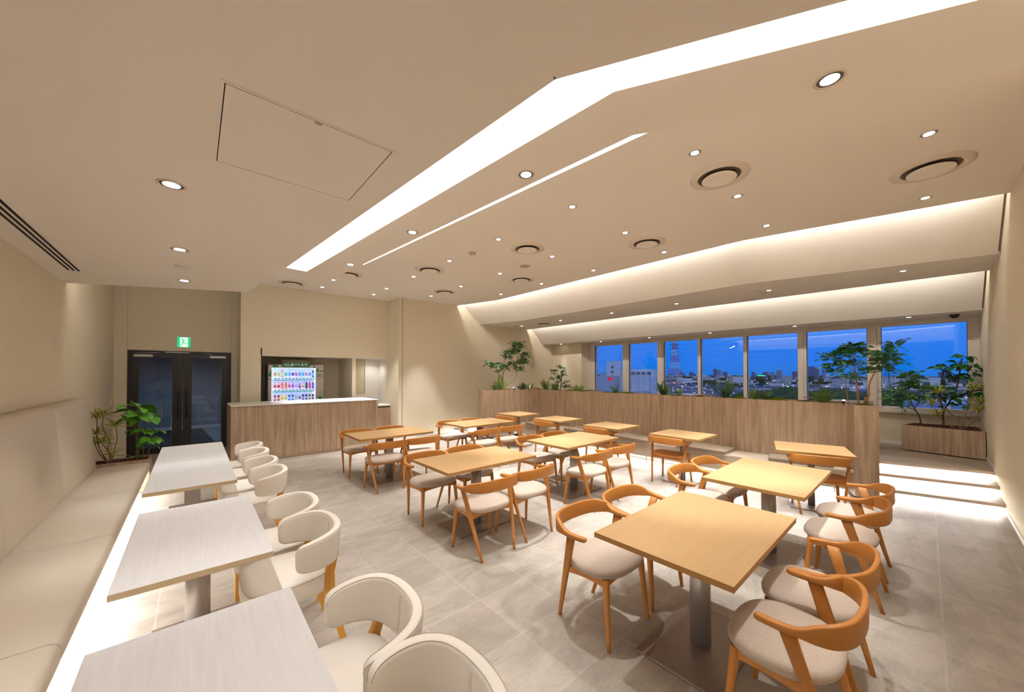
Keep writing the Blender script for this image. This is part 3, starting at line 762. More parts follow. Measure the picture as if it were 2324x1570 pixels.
def ring(cx, cz, r, w=.003, n=28, a0=0, a1=2 * PI):
    mb = MB(); mb.tube([(cx + r * math.cos(a0 + (a1 - a0) * i / n), -.003, cz + r * math.sin(a0 + (a1 - a0) * i / n)) for i in range(n + 1)], w / 2, 4); return mb
for cx, cz, r in ((1.04, 1.60, .04), (1.10, 1.61, .045), (1.075, 1.575, .05), (1.12, 1.83, .05), (1.12, 1.18, .06), (.03, 1.02, .026), (1.09, .80, .05)):
    if cx + r > vw: r = vw - cx
    ring(cx, cz, r, .004).build('cloud_line', M_VL, fp)
def text_mesh(txt, name, size, m, parent, loc, rot=(PI / 2, 0, 0), width=None, ext_=.001):
    cu = bpy.data.curves.new(name, 'FONT'); cu.body = txt; cu.size = size; cu.extrude = ext_; cu.align_x = 'CENTER'; cu.align_y = 'CENTER'
    t = bpy.data.objects.new(name, cu); COL.objects.link(t); bpy.context.view_layer.update()
    me = bpy.data.meshes.new_from_object(t.evaluated_get(bpy.context.evaluated_depsgraph_get())); bpy.data.objects.remove(t, do_unlink=True); bpy.data.curves.remove(cu)
    me.materials.clear(); me.materials.append(m)
    o = bpy.data.objects.new(name, me); COL.objects.link(o); o.location = loc; o.rotation_euler = rot
    if width and len(me.vertices):
        xs = [v.co.x for v in me.vertices]; k = width / (max(xs) - min(xs)); o.scale = (k, 1 if k > .8 else k, 1)
    if parent: o.parent = parent
    return o
text_mesh('CO\u2082', 'lettering', .05, M_VG, fp, (1.075, -.004, 1.60), width=.11)
dw = MB(); dw.box(ds[0], ds[1], .20, .21, ds[2], ds[3]).build('display_back', M_DISP, vm)
MB().box(ds[0], ds[0] + .012, .0, .2, ds[2], ds[3]).box(ds[1] - .012, ds[1], 0, .2, ds[2], ds[3]).box(ds[0], ds[1], 0, .2, ds[3] - .012, ds[3]).build('display_frame', M_SHELF, vm)
shz = (1.555, 1.28, 1.005)
for z in shz:
    sh = MB().box(ds[0] + .012, ds[1] - .012, .02, .2, z - .035, z).build('shelf', M_SHELF, vm)
    g = MB(); 
    for i in range(30):
        x = ds[0] + .02 + i * .030; d_ = .012 + .014 * abs(math.sin(i * .65)); g.prism([(x, .016), (x + .03, .016), (x + .03, .019), (x, .019)], z - .05 - d_, z - .05)
    g.build('garland', M_GARL, sh)
    bt = MB()
    for i in range(12): bt.box(ds[0] + .062 + i * .073, ds[0] + .102 + i * .073, .012, .02, z - .03, z - .012)
    bt.build('select_button', M_BTN, sh)
MB().box(ds[0], ds[1], .004, .007, ds[2], ds[3]).build('display_glass', M_GLASS, vm)
sg = thing('vending_sign', 'green sign reading CO2 eating slogan mounted atop the vending machine', 'sign', (1.295, 9.985, 0))
MB().box(.255, .85, 0, .006, 1.86, 1.972).build('backing', M_SBR, sg)
pill = [(.285 + .03 * math.cos(a), 1.855 + .048 * math.sin(a)) for a in [PI / 2 + PI * i / 10 for i in range(11)]] + [(.82 + .03 * math.cos(a), 1.855 + .048 * math.sin(a)) for a in [-PI / 2 + PI * i / 10 for i in range(11)]]
flat(pill, M_SIGN, 'sign_board', sg, y=-.002, th=.004)
text_mesh('CO\u2082食べてます!', 'lettering', .075, M_TXT, sg, (.555, -.008, 1.855), width=.50)
mb = MB()
for i, x in enumerate((.34, .385, .43, .46, .53, .56, .62, .66, .69, .75)): mb.tube([(x, -.002, 1.925 + .01 * (i % 3)), (x + .012, -.002, 1.94), (x + .006 + .01 * (i % 2), -.002, 1.918)], .003, 4)
mb.build('small_lettering', M_GARL, sg)
# drinks: one bottle, one can, each copied
def drink(name, cols, hh, kind):
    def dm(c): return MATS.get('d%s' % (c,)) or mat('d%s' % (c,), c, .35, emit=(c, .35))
    t = thing(name, 'x', 'drink'); r = .026
    if kind == 'bottle':
        MB().lathe([(r * .9, 0), (r, .01), (r, hh * .68), (r * .45, hh * .86), (r * .42, hh * .92)], n=12, cap=True).build('body', dm(cols[0]), t)
        MB().lathe([(r * 1.02, hh * .2), (r * 1.02, hh * .58)], n=12).build('label', dm(cols[1]), t)
        MB().cyl((0, 0, 0), r * .5, hh * .92, hh, 10).build('cap', dm(cols[2]), t)
    else:
        MB().lathe([(r * .85, 0), (r, .008), (r, hh - .01), (r * .85, hh)], n=12, cap=True).build('body', dm(cols[0]), t)
        MB().lathe([(r * 1.02, hh * .25), (r * 1.02, hh * .6)], n=12).build('label', dm(cols[1]), t)
    KIDS[t.name] = children(t); return t
rows = [
 [((214, 226, 240), (226, 130, 90), (150, 150, 230)), ((214, 240, 214), (190, 220, 120), (180, 220, 120)), ((230, 170, 160), (240, 230, 190), (220, 90, 110)), ((206, 240, 226), (90, 190, 170), (230, 170, 180)),
  ((200, 220, 255), (150, 180, 240), (140, 150, 220)), ((230, 240, 255), (50, 100, 220), (60, 120, 230)), ((236, 220, 200), (236, 110, 160), (180, 220, 190)), ((190, 220, 250), (90, 170, 236), (170, 220, 236)),
  ((190, 220, 250), (90, 170, 236), (170, 220, 236)), ((220, 240, 255), (230, 120, 140), (170, 200, 110)), ((215, 228, 250), (130, 160, 220), (80, 110, 190)), ((60, 90, 140), (140, 190, 230), (240, 110, 130))],
 [((240, 206, 196), (200, 60, 60), (200, 60, 60))] * 2 + [((246, 130, 80), (244, 150, 120), (230, 110, 60))] * 2 + [((236, 200, 230), (230, 90, 150), (220, 60, 120)), ((220, 190, 240), (130, 110, 210), (150, 60, 150)), ((232, 220, 246), (220, 150, 200), (200, 120, 180)),
  ((170, 140, 210), (120, 90, 170), (170, 60, 110)), ((246, 220, 200), (236, 150, 70), (240, 170, 80)), ((30, 60, 50), (50, 110, 70), (30, 60, 60)), ((226, 60, 100), (240, 90, 120), (220, 50, 80)), ((60, 60, 190), (110, 110, 220), (60, 70, 190))],
 [((170, 40, 50), (236, 190, 160), (0, 0, 0))] * 2 + [((240, 226, 120), (230, 200, 90), (0, 0, 0))] * 2 + [((40, 90, 190), (200, 220, 250), (0, 0, 0))] * 2 + [((140, 190, 200), (236, 190, 140), (0, 0, 0)), ((200, 200, 240), (170, 90, 130), (0, 0, 0)),
  ((40, 50, 100), (190, 200, 230), (0, 0, 0)), ((40, 50, 100), (190, 200, 230), (0, 0, 0)), ((120, 60, 50), (240, 220, 160), (0, 0, 0)), ((60, 60, 80), (190, 150, 130), (0, 0, 0))]]
rn = ('top', 'middle', 'bottom'); onames = ('leftmost', 'second', 'third', 'fourth', 'fifth', 'sixth', 'seventh', 'eighth', 'ninth', 'tenth', 'eleventh', 'rightmost')
pr_ = {}
for r_, row in enumerate(rows):
    for i, cs in enumerate(row):
        kind = 'can' if r_ == 2 else 'bottle'; hh = (.20, .17, .135)[r_]
        if kind == 'bottle' and r_ == 1 and i in (7, 8): hh = .13
        key = (cs, kind, hh)
        if key not in pr_: pr_[key] = drink('drink_' + kind, cs, hh, kind)
        dup(pr_[key], (1.295 + ds[0] + .082 + i * .073, 10.09, shz[r_] + .001), 0, '%s drink %s on the %s shelf of the vending machine, %s' % (('small display', 'display')[r_ < 1], kind, rn[r_], onames[i] if i in (0, 11) else onames[i] + ' from the left'), 'display drinks in the vending machine')

# ================================================================== DOUBLE DOOR, EXIT SIGN, CORRIDOR
d = MB(); d.box(dx0, dx0 + .045, 10.385, 10.50, 0, dz).box(dx1 - .045, dx1, 10.385, 10.50, 0, dz).box(dx0 + .045, dx1 - .045, 10.385, 10.50, dz - .045, dz)
D1 = struct(d.build('door_1', M_BLACK))
mid_ = (dx0 + dx1) / 2
for s, (a, b) in ((-1, (dx0 + .05, mid_ - .004)), (1, (mid_ + .004, dx1 - .05))):
    st_ = .10 if s < 0 else .10
    ga, gb = (-.83, -.335) if s < 0 else (-.03, .47)
    lf = MB(); lf.box(a, ga, 10.40, 10.44, .01, dz - .05).box(gb, b, 10.40, 10.44, .01, dz - .05).box(ga, gb, 10.40, 10.44, .01, .14).box(ga, gb, 10.40, 10.44, 1.98, dz - .05)
    lf = lf.build('door_leaf', M_BLACK, D1)
    MB().box(ga, gb, 10.415, 10.421, .14, 1.98).build('pane', M_DGLASS, lf)
    hx = mid_ - .065 if s < 0 else mid_ + .065
    MB().tube([(hx, 10.34, .72), (hx, 10.34, 1.28)], .014, 10).tube([(hx, 10.34, .80), (hx, 10.40, .80)], .008, 8).tube([(hx, 10.34, 1.20), (hx, 10.40, 1.20)], .008, 8).build('pull_handle', M_BLACK, lf)
    cxx = a + .04 if s < 0 else b - .32
    cl = MB().box(cxx, cxx + .27, 10.35, 10.40, 1.985, 2.035).build('door_closer', M_STEEL, lf)
    MB().tube([(cxx + .03, 10.36, 2.06), (cxx + .36 if s < 0 else cxx - .08, 10.36, 2.075)], .008, 6).build('closer_arm', M_STEEL, cl)
MB().cyl((0, 0, 0), .018, 0, .008, 16).build('lock', M_BLACK, D1, loc=(mid_ - .075, 10.40, .52)).rotation_euler = (PI / 2, 0, 0)
MB().box(mid_ - .27, mid_ + .10, 10.375, 10.39, 2.085, 2.10).build('stay', M_STEEL, D1)
M_EXG = mat('exit_green', (0, 196, 130), 0.4, emit=((0, 200, 132), .7)); M_EXW = mat('exit_white', (235, 255, 248), 0.4, emit=((225, 255, 245), .75))
ex = thing('exit_sign', 'glowing green exit sign with white running figure above the double door', 'sign', (-.268, 10.36, 2.205))
MB().box(-.006, .219, .006, .028, -.006, .225).build('housing', M_STEEL, ex)
MB().box(0, .213, 0, .006, 0, .213).build('green_panel', M_EXG, ex)
flat([(.045, .006), (.17, .006), (.17, .206), (.045, .206)], M_EXW, 'doorway', ex, y=-.0005, th=.001)
man = [[(.052, .138), (.056, .150), (.080, .160), (.120, .158), (.150, .140), (.143, .130), (.118, .144), (.104, .120), (.128, .092), (.165, .096), (.168, .082), (.120, .076), (.102, .096), (.080, .052), (.060, .030), (.050, .040), (.066, .062), (.086, .110), (.090, .140), (.076, .146)]]
flat(man[0], M_EXG, 'running_figure', ex, y=-.002, th=.001); flat(disc(.088, .180, .014, 16), M_EXG, 'running_figure', ex, y=-.002, th=.001)
# corridor behind the doors
M_CORW = mat('corridor_wall', (150, 158, 170), .8); M_CARP = mat('corridor_carpet', (58, 60, 66), .95, noise=((40, 42, 48), (2, 14, 1), 4)); M_TILE = mat('corridor_stone', (150, 152, 156), .5)
struct(MB().box(-1.35, 1.3, 10.5, 16, -.05, -.001).build('floor_corridor', M_CARP))
struct(MB().prism([(.45, 10.52), (.95, 10.52), (.95, 14.5), (.20, 14.5)], -.001, .002).build('floor_corridor', M_TILE))
struct(MB().box(-1.40, -1.30, 10.5, 14.6, 0, 2.9).box(.95, 1.0, 10.78, 14.6, 0, 2.9).box(-1.4, 1.0, 14.5, 14.6, 0, 2.9).build('wall_corridor', M_CORW))
struct(MB().box(-1.40, 1.0, 10.52, 14.6, 2.7, 2.8).build('ceiling_corridor', M_CORW))
struct(MB().box(-1.30, .95, 14.485, 14.5, 0, .09).box(-1.30, -1.285, 10.6, 14.5, 0, .09).box(.935, .95, 10.8, 14.5, 0, .09).build('baseboard_corridor', M_WHITE))
spot('corridor_lamp', (-.2, 12.6, 2.65), 85, 150, 1, .1, (-.2, 12.6, 0), (.80, .88, 1.0))

o = MB().box(XL, XL + .008, 10.05, 10.12, 1.02, 1.17).build('light_switch', M_WHITE, bevel=.003); tag(o, 'white wall switch plate on left wall near the double door', 'switch')

# ================================================================== CEILING FIXTURES
def downlight(name, r, on=True):
    r *= 1.08
    t = thing(name, 'x', 'downlight')
    MB().lathe([(r * 1.18, 0), (r * 1.18, -.003), (r * 1.0, -.005), (r * .96, -.001)], n=28).build('trim_ring', M_TRIM, t)
    MB().lathe([(r * .97, -.0018), (r * .68, -.0022)], n=28).build('reflector', M_REFL, t)
    MB().lathe([(r * .70, -.0028), (.001, -.0032)], n=24).build('lamp', M_LENS if on else M_LENSOFF, t)
    KIDS[t.name] = children(t); return t
DM = downlight('downlight', .044)
GD = 'small recessed downlights in the high ceiling'
colw = {3.30: 'light strip row', 4.46: 'middle row', 5.64: 'cove side row'}
ordn = ('first', 'second', 'third', 'fourth', 'fifth', 'sixth', 'seventh')
for cx, ylist in ((3.30, (1.325, 2.70, 4.06, 5.40, 6.757, 8.113)), (4.46, (-.03, 1.345, 2.72, 4.075, 5.44, 6.813, 8.165)), (5.64, (1.365, 2.747, 4.109, 5.466, 6.844))):
    for i, y in enumerate(ylist):
        dup(DM, (cx, y, ZM), 0, 'small downlight in the high ceiling, %s, %s from the camera' % (colw[cx], ordn[i]), GD)
        spot('downlight_lamp', (cx, y, ZM - .012), P_MAIN, target=(cx, y, 0) if y > 0 else (cx - .1, y + 1.35, .7))
for (x, y, lab) in ((6.066, -.01, 'small lit downlight in the high ceiling beside the right wall and big diffuser'), (2.16, 8.935, 'small lit downlight in the high ceiling closest to the counter wall, left one'),
                    (2.166, 8.083, 'small lit downlight in the high ceiling beyond the ceiling slab end'), (3.307, 8.924, 'small lit downlight in the high ceiling beside the wall corner strip')):
    dup(DM, (x, y, ZM), 0, lab, GD); spot('downlight_lamp', (x, y, ZM - .012), P_MAIN * .8, target=(x, y, 0) if y > 0 else (x - .2, y + 1.3, .7))
DS = downlight('slab_downlight', .052)
GS = 'larger recessed downlights in the two lower slabs'
for (x, y, z, lab) in ((2.453, .315, Z2, 'large adjustable downlight at the upper right, between the light strip and right wall'), (1.893, 1.997, Z2, 'downlight on the middle slab between the two light strips, nearest one'),
                       (1.754, 3.622, Z2, 'downlight on the middle slab between the two light strips, central one'), (1.626, 5.264, Z2, 'downlight on the middle slab between the two light strips, farthest one'),
                       (-.104, 2.864, Z1, 'downlight in the low slab above the banquette, nearest the camera'), (-.100, 4.317, Z1, 'downlight in the low slab above the banquette, middle one'),
                       (-.092, 5.729, Z1, 'downlight in the low slab above the banquette, farthest near slab edge')):
    dup(DS, (x, y, z), 0, lab, GS); spot('downlight_lamp', (x, y, z - .012), P_SLAB if z == Z2 else P_SLAB * .6, angle=62, target=(x, y, 0) if y > .4 else (x, y + .7, .7))
# two more over the near end of the banquette, outside the picture on the same spacing
spot('downlight_lamp', (-.104, 1.42, Z1 - .012), P_SLAB * .62, angle=72); spot('downlight_lamp', (-.104, 0.0, Z1 - .012), P_SLAB * .3, angle=72)
DL = downlight('soffit_downlight', .040)
GL = 'small downlights in the low ceilings on the window side'
for i, y in enumerate((.206, 1.823, 3.455, 5.034, 6.674, 8.26)):
    dup(DL, (7.64, y, ZL), 0, 'small downlight in the dropped ceiling behind the sloped cove, %s from the right wall' % ordn[i], GL); spot('downlight_lamp', (7.64, y, ZL - .012), P_LOW)
for i, y in enumerate((.20, 1.85, 3.55, 5.15, 6.78, 8.32)):
    dup(DL, (9.68 if i < 5 else 9.55, y, ZS), 0, 'small downlight in the soffit right above the windows, %s from the right wall' % ordn[i], GL); spot('downlight_lamp', (9.68 if i < 5 else 9.55, y, ZS - .012), P_SOF if i < 5 else P_SOF * 1.6)
# round air diffusers
def diffuser():
    t = thing('air_diffuser', 'x', 'air vent')
    MB().lathe([(.262, 0), (.262, -.004), (.225, -.006), (.218, -.010), (.205, -.018), (.198, -.016)], n=40).build('outer_ring', M_VENT, t)
    MB().lathe([(.200, -.015), (.180, -.006), (.168, -.003)], n=40).build('cone', M_VENT, t)
    MB().lathe([(.196, -.010), (.135, -.0015), (.001, -.001)], n=40).build('throat', M_THROAT, t)
    MB().lathe([(.150, -.026), (.152, -.032), (.146, -.038), (.10, -.040), (.085, -.036), (.001, -.036)], n=40).build('face_plate', M_CEIL, t)
    KIDS[t.name] = children(t); return t
AD = diffuser(); GAD = 'round air diffusers in the ceilings'
for (x, y, z, k, lab) in ((5.229, -.043, ZM, 1.06, 'large round air diffuser at the upper right beside the right wall'), (3.874, 1.328, ZM, 1, 'round air diffuser, nearest of the ones right of the narrow light strip'),
    (5.048, 2.720, ZM, 1, 'round air diffuser in the high ceiling near the sloped cove, middle of the room'), (3.885, 4.068, ZM, 1, 'round air diffuser in the middle of the high ceiling beside smoke detector'),
    (5.075, 5.485, ZM, 1, 'round air diffuser beside the flat round ceiling speaker'), (3.311, 6.101, ZM, 1, 'round air diffuser beyond the end of the narrow light strip'),
    (4.475, 7.517, ZM, 1, 'round air diffuser farthest to the back near the wall corner'), (1.573, 8.944, ZM, 1, 'round air diffuser above the counter wall at the left'),
    (2.254, 7.428, ZM, 1, 'round air diffuser half hidden behind the edge of the middle slab'), (7.74, 7.41, ZL, .8, 'round air diffuser in the dropped ceiling near the far corner tree')):
    o = dup(AD, (x, y, z), 0, lab, GAD); o.scale = (k, k, 1)
sp = thing('ceiling_speaker', 'flat round grille speaker in the high ceiling between two diffusers', 'speaker', (4.49, 4.77, ZM))
MB().lathe([(.105, 0), (.105, -.004), (.085, -.006)], n=32).build('rim', M_TRIM, sp); MB().lathe([(.086, -.005), (.001, -.005)], n=32).build('grille', mat('grille', (176, 164, 140), .8), sp)
sm = thing('smoke_detector', 'small beige smoke detector on the high ceiling', 'smoke detector', (3.348, 4.785, ZM))
MB().lathe([(.062, 0), (.062, -.012), (.050, -.022)], n=28).build('base', M_TRIM, sm); MB().lathe([(.040, -.02), (.032, -.045), (.001, -.047)], n=24).build('sensor', M_TRIM, sm); MB().lathe([(.046, -.026), (.036, -.028)], n=24).build('slot', M_DARK, sm)
sn = thing('ceiling_sensor', 'small round sensor between downlights on the low slab above banquette', 'sensor', (-.098, 4.998, Z1))
MB().lathe([(.062, 0), (.062, -.004), (.030, -.010), (.022, -.022), (.001, -.025)], n=28).build('cover', M_WHITE, sn)
dc = thing('dome_camera', 'black dome security camera above the rightmost window', 'camera', (9.85, -.33, ZS))
MB().lathe([(.062, 0), (.062, -.018), (.055, -.022)], n=28).build('base', M_BLACK, dc); MB().lathe([(.052 * math.cos(a), -.02 - .045 * math.sin(a)) for a in [PI / 2 * i / 8 for i in range(9)]], n=28).build('dome', M_BLACK, dc)
ts = thing('smoke_detector', 'small pale smoke detector on the dropped ceiling near the back wall', 'smoke detector', (7.45, 8.35, ZL))
MB().lathe([(.055, 0), (.055, -.018), (.001, -.03)], n=24).build('base', M_TRIM, ts)
# linear vent over the banquette
lv = thing('linear_vent', 'long three-slot linear air vent in the low slab along left wall', 'air vent', (0, 0, Z1))
MB().box(-1.020, -.895, -.5, 5.955, -.003, 0).build('frame', M_CEIL, lv)
for x in (-1.004, -.968, -.932): MB().box(x, x + .019, -.45, 5.925, -.005, -.003).build('slot', M_DARK, lv)
# access panels
def hatch(name, x0, x1, y0, y1, z, lab, latch=None, w=.006):
    t = thing(name, lab, 'access panel', (0, 0, z)); g = .004
    MB().box(x0 - .01, x1 + .01, y0 - .01, y0, -.003, 0).box(x0 - .01, x1 + .01, y1, y1 + .01, -.003, 0).box(x0 - .01, x0, y0, y1, -.003, 0).box(x1, x1 + .01, y0, y1, -.003, 0).build('frame', M_CEIL, t)
    MB().box(x0, x1, y0, y1, -.0015, -.0005).build('gap', M_DARK, t)
    MB().box(x0 + g, x1 - g, y0 + g, y1 - g, -.003, -.0012).build('panel', M_CEIL, t)
    if latch: MB().box(latch[0] - .014, latch[0] + .014, latch[1], latch[1] + .014, -.005, -.002).build('latch', M_STEEL, t)
hatch('access_panel', .079, .727, 1.72, 2.385, Z1, 'large square access panel in the low slab at upper left', (.40, 1.728))
for (y0, y1, lab) in ((1.95, 2.41, 'small access panel in the dropped ceiling, closest to the right wall'), (4.36, 4.80, 'small access panel in the dropped ceiling, middle one'), (5.99, 6.47, 'small access panel in the dropped ceiling, nearest the far diffuser')):
    hatch('access_panel', 7.48, 7.96, y0, y1, ZL, lab)

# ================================================================== PLANTS
def R(a, b): return random.uniform(a, b)
def leaf(mb, base, d, up, L, Wd, curl=.3, n=5, shape='oval', fold=.15, m0=0, m1=None):
    """one leaf blade: a folded strip that bends downwards"""
    base = Vector(base); d = Vector(d).normalized(); up = Vector(up); side = d.cross(up)
    if side.length < 1e-4: side = d.cross(Vector((1, .3, 0)))
    side.normalize(); up = side.cross(d).normalized(); pos = base.copy(); rows_ = []
    for i in range(n + 1):
        t = i / n
        wd = {'oval': math.sin(PI * min(1, t * .94 + .05)) ** .75, 'strap': (1 - t) ** .6 * min(1, t * 4 + .35), 'lance': math.sin(PI * min(1, t * .97 + .02))}[shape] * Wd / 2
        if i == n: wd = Wd * .02
        rows_.append((pos.copy(), side.copy() * wd, up.copy(), wd))
        dd = (d - up * curl * t * 1.2).normalized(); pos = pos + dd * (L / n); up = (up + d * curl * .18).normalized()
        d = (d - Vector((0, 0, 1)) * curl * .22).normalized(); up = side.cross(d).normalized()
    if m1 is None:
        vs = []; 
        for p, s_, u, wd in rows_: vs += [p - s_ + u * wd * fold * 2, p, p + s_ + u * wd * fold * 2]
        fs_ = []
        for i in range(n): k = 3 * i; fs_ += [(k, k + 1, k + 4, k + 3), (k + 1, k + 2, k + 5, k + 4)]
        mb.add(vs, fs_, m0, True)
    else:
        vs = []
        for p, s_, u, wd in rows_: vs += [p - s_ + u * wd * fold * 2, p - s_ * .55 + u * wd * fold * .8, p, p + s_ * .55 + u * wd * fold * .8, p + s_ + u * wd * fold * 2]
        for i in range(n):
            k = 5 * i; q = len(mb.v)
        mb.add(vs, [f for i in range(n) for f in ((5 * i + 1, 5 * i + 2, 5 * i + 7, 5 * i + 6), (5 * i + 2, 5 * i + 3, 5 * i + 8, 5 * i + 7))], m0, True)
        mb.add(vs, [f for i in range(n) for f in ((5 * i, 5 * i + 1, 5 * i + 6, 5 * i + 5), (5 * i + 3, 5 * i + 4, 5 * i + 9, 5 * i + 8))], m1, True)
def sph(az, el): return Vector((math.cos(az) * math.cos(el), math.sin(az) * math.cos(el), math.sin(el)))
def pinnate(mb, base, d, L, pairs, ll, lw, droop=.35, lift=.25):
    """compound leaf: paired leaflets along a rib"""
    pos = Vector(base); d = Vector(d).normalized(); step = L / pairs; roll = R(-1.2, 1.2)
    for i in range(pairs + 1):
        side = d.cross(Vector((0, 0, 1)));
        if side.length < 1e-3: side = Vector((1, 0, 0))
        side.normalize(); up = side.cross(d).normalized(); side = (side * math.cos(roll) + up * math.sin(roll)).normalized(); up = side.cross(d).normalized()
        k = math.sin(PI * (.25 + .7 * i / pairs))
        if i > 0:
            for s_ in (-1, 1):
                leaf(mb, pos, d * .75 + side * s_ * 1.0 + up * lift, up, ll * k * R(.85, 1.1), lw * k, .35, 3, 'lance', .12)
        if i == pairs: leaf(mb, pos, d, up, ll, lw, .3, 3, 'lance', .12)
        pos = pos + d * step; d = (d - Vector((0, 0, droop / pairs))).normalized()
def fern(loc, r, h, n, lab, m=M_FERN, grp='green ferns in the tall planter', erect=.5, name='fern'):
    t = thing(name, lab, 'fern', loc, 0, grp); mb = MB(); st_ = MB()
    for i in range(n):
        az = 2 * PI * i / n + R(-.3, .3); el = R(.45, 1.35) if i % 3 else R(.9, 1.5); L = h * R(.75, 1.1) * (1.0 if el > .9 else r / h * 1.05)
        d = sph(az, el); pos = Vector((R(-.01, .01), R(-.01, .01), 0)); pts = [pos.copy()]
        N = 15; roll = R(-.9, .9)
        for j in range(N):
            side = d.cross(Vector((0, 0, 1))); side = side.normalized() if side.length > 1e-3 else Vector((1, 0, 0)); up = side.cross(d).normalized(); side = (side * math.cos(roll) + up * math.sin(roll)).normalized(); up = side.cross(d).normalized()
            k = math.sin(PI * (.12 + .86 * j / N)) ** .8
            if j > 1:
                for s_ in (-1, 1): leaf(mb, pos, d * .55 + side * s_, up, L * .24 * k, L * .055, .3, 2, 'lance', .1)
            pos = pos + d * (L / N); d = (d - Vector((0, 0, 1)) * R(.035, .075) * (1.4 - erect)).normalized(); pts.append(pos.copy())
        st_.tube(pts, .0014, 3)
    mb.build('fronds', m, t); st_.build('stems', M_STEMG, t); return t
def moss(loc, rx, ry, h, lab, rz=0):
    mb = MB(); n, k = 26, 9; secs = []
    for j in range(k):
        a = PI / 2 * j / (k - 1); rr = math.cos(a) * 1.0 + .01
        secs.append([(rx * rr * math.cos(2 * PI * i / n) * (1 + .12 * math.sin(3 * i + loc[1] * 9)), ry * rr * math.sin(2 * PI * i / n) * (1 + .10 * math.sin(5 * i)), h * math.sin(a) * (1 + .18 * math.sin(i * 1.7 + j)) ) for i in range(n)])
    mb.loft(secs, cap=False); 
    for q in range(140):   # tufts
        a = R(0, 2 * PI); rr = R(0, .95) ** .5; x, y = rx * rr * math.cos(a), ry * rr * math.sin(a); z = h * math.sqrt(max(0, 1 - rr * rr)) * .98
        leaf(mb, (x, y, z - .004), (R(-1, 1), R(-1, 1), 1.2), (1, 0, 0), R(.012, .024), .004, .1, 1, 'lance', .1)
    o = mb.build('moss_mound', M_MOSS, loc=loc); o.rotation_euler = (0, 0, rz); tag(o, lab, 'moss', 'moss mounds in the tall planter'); return o
def drift(pts, rad, lab, extra=None):
    mb = MB(); P = catmull(pts, 5); c = Vector(pts[0]); P = [(p[0] - c.x, p[1] - c.y, p[2] - c.z) for p in P]
    rr = [rad * (1 - .65 * i / (len(P) - 1)) * (1 + .18 * math.sin(i * 2.1)) for i in range(len(P))]
    mb.tube(P, rr, 8)
    if extra: 
        E_ = catmull(extra, 4); E_ = [(p[0] - c.x, p[1] - c.y, p[2] - c.z) for p in E_]; mb.tube(E_, [rad * .5 * (1 - .7 * i / (len(E_) - 1)) for i in range(len(E_))], 7)
    o = mb.build('driftwood', M_DRIFT, loc=pts[0]); return tag(o, lab, 'driftwood', 'driftwood pieces in the tall planter')
ZT0 = ZT - .03
MATS_F2 = mat('fern_leaf_pale', (140, 172, 72), 0.6, noise=((100, 138, 46), 14, 2)); M_F3 = mat('fern_leaf_blue', (76, 118, 66), 0.6, noise=((46, 84, 44), 14, 2))
fern((6.95, 5.48, ZT0), .20, .26, 12, 'pale fern with one tall frond, left of the window frame start', MATS_F2)
fern((6.98, 5.62, ZT0), .13, .14, 10, 'small dark fern beside the pale tall-fronded fern', M_F3)
fern((6.95, 4.48, ZT0), .17, .24, 14, 'bushy fern below the red triangle on the window')
fern((6.95, 3.42, ZT0), .16, .30, 16, 'dark upright fern before the second and third window mullion', M_F3)
fern((6.95, 3.10, ZT0), .12, .17, 14, 'low light-green fern right of the dark upright fern', MATS_F2)
fern((6.95, 2.30, ZT0), .19, .40, 14, 'tallest fern in front of the fourth window', M_F3)
fern((6.93, 1.87, ZT0), .13, .20, 12, 'light green fern in front of the fifth window, left of pair', MATS_F2)
fern((6.95, 1.70, ZT0), .13, .18, 14, 'dense dark fern, right of the pair at the fifth window')
fern((6.90, .98, ZT0), .20, .28, 18, 'large spreading fern beside the right planter tree')
fern((5.85, 7.33, ZT0), .14, .20, 16, 'low bright fern at the left end of the planter', MATS_F2)
fern((6.02, 7.30, ZT0), .15, .42, 12, 'tall lit fern under the left planter tree', MATS_F2)
fern((6.62, 7.12, ZT0), .17, .22, 16, 'dark fern between the two small spotlights', M_F3)
fern((6.78, 7.00, ZT0), .10, .24, 7, 'thin pale fern beside the right small spotlight', MATS_F2)
fern((6.92, 6.55, ZT0), .19, .32, 16, 'wide green fern in front of the small glossy tree')
fern((7.00, 6.30, ZT0), .15, .26, 12, 'green fern under the glossy leaves near the pillar')
for (y, rx, ry, h, lab) in ((6.25, .12, .22, .045, 'moss mound below the glossy tree at the planter corner'), (5.75, .10, .20, .05, 'moss mound left of the first window'), (4.72, .10, .12, .04, 'small moss mound left of the bushy fern'), (4.20, .11, .24, .05, 'long moss mound below the second window'),
                            (3.25, .10, .13, .05, 'moss mound around the dark upright fern'), (2.80, .11, .18, .045, 'moss mound behind the curved driftwood'), (2.10, .10, .12, .06, 'round moss mound left of the fifth window'),
                            (1.55, .11, .16, .06, 'round moss mound right of the dense dark fern'), (1.22, .10, .14, .035, 'flat moss mound before the large fern')):
    moss((6.95, y, ZT0 - .004), rx, ry, h, lab)
moss((6.80, .56, ZT0 - .004), .18, .10, .04, 'bright moss at the right end of the tall planter', -.3)
moss((6.35, 7.20, ZT0 - .004), .16, .10, .03, 'thin moss patch before the left small spotlight', -.3)
drift([(6.90, 5.40, ZT + .01), (6.90, 5.15, ZT + .03), (6.92, 4.95, ZT + .03), (6.90, 4.80, ZT + .035)], .016, 'straight driftwood piece left of the first window')
drift([(6.90, 3.05, ZT + .005), (6.88, 2.85, ZT + .0), (6.90, 2.68, ZT + .03), (6.92, 2.50, ZT + .03), (6.93, 2.42, ZT + .01)], .018, 'curved driftwood branch below the fourth window')
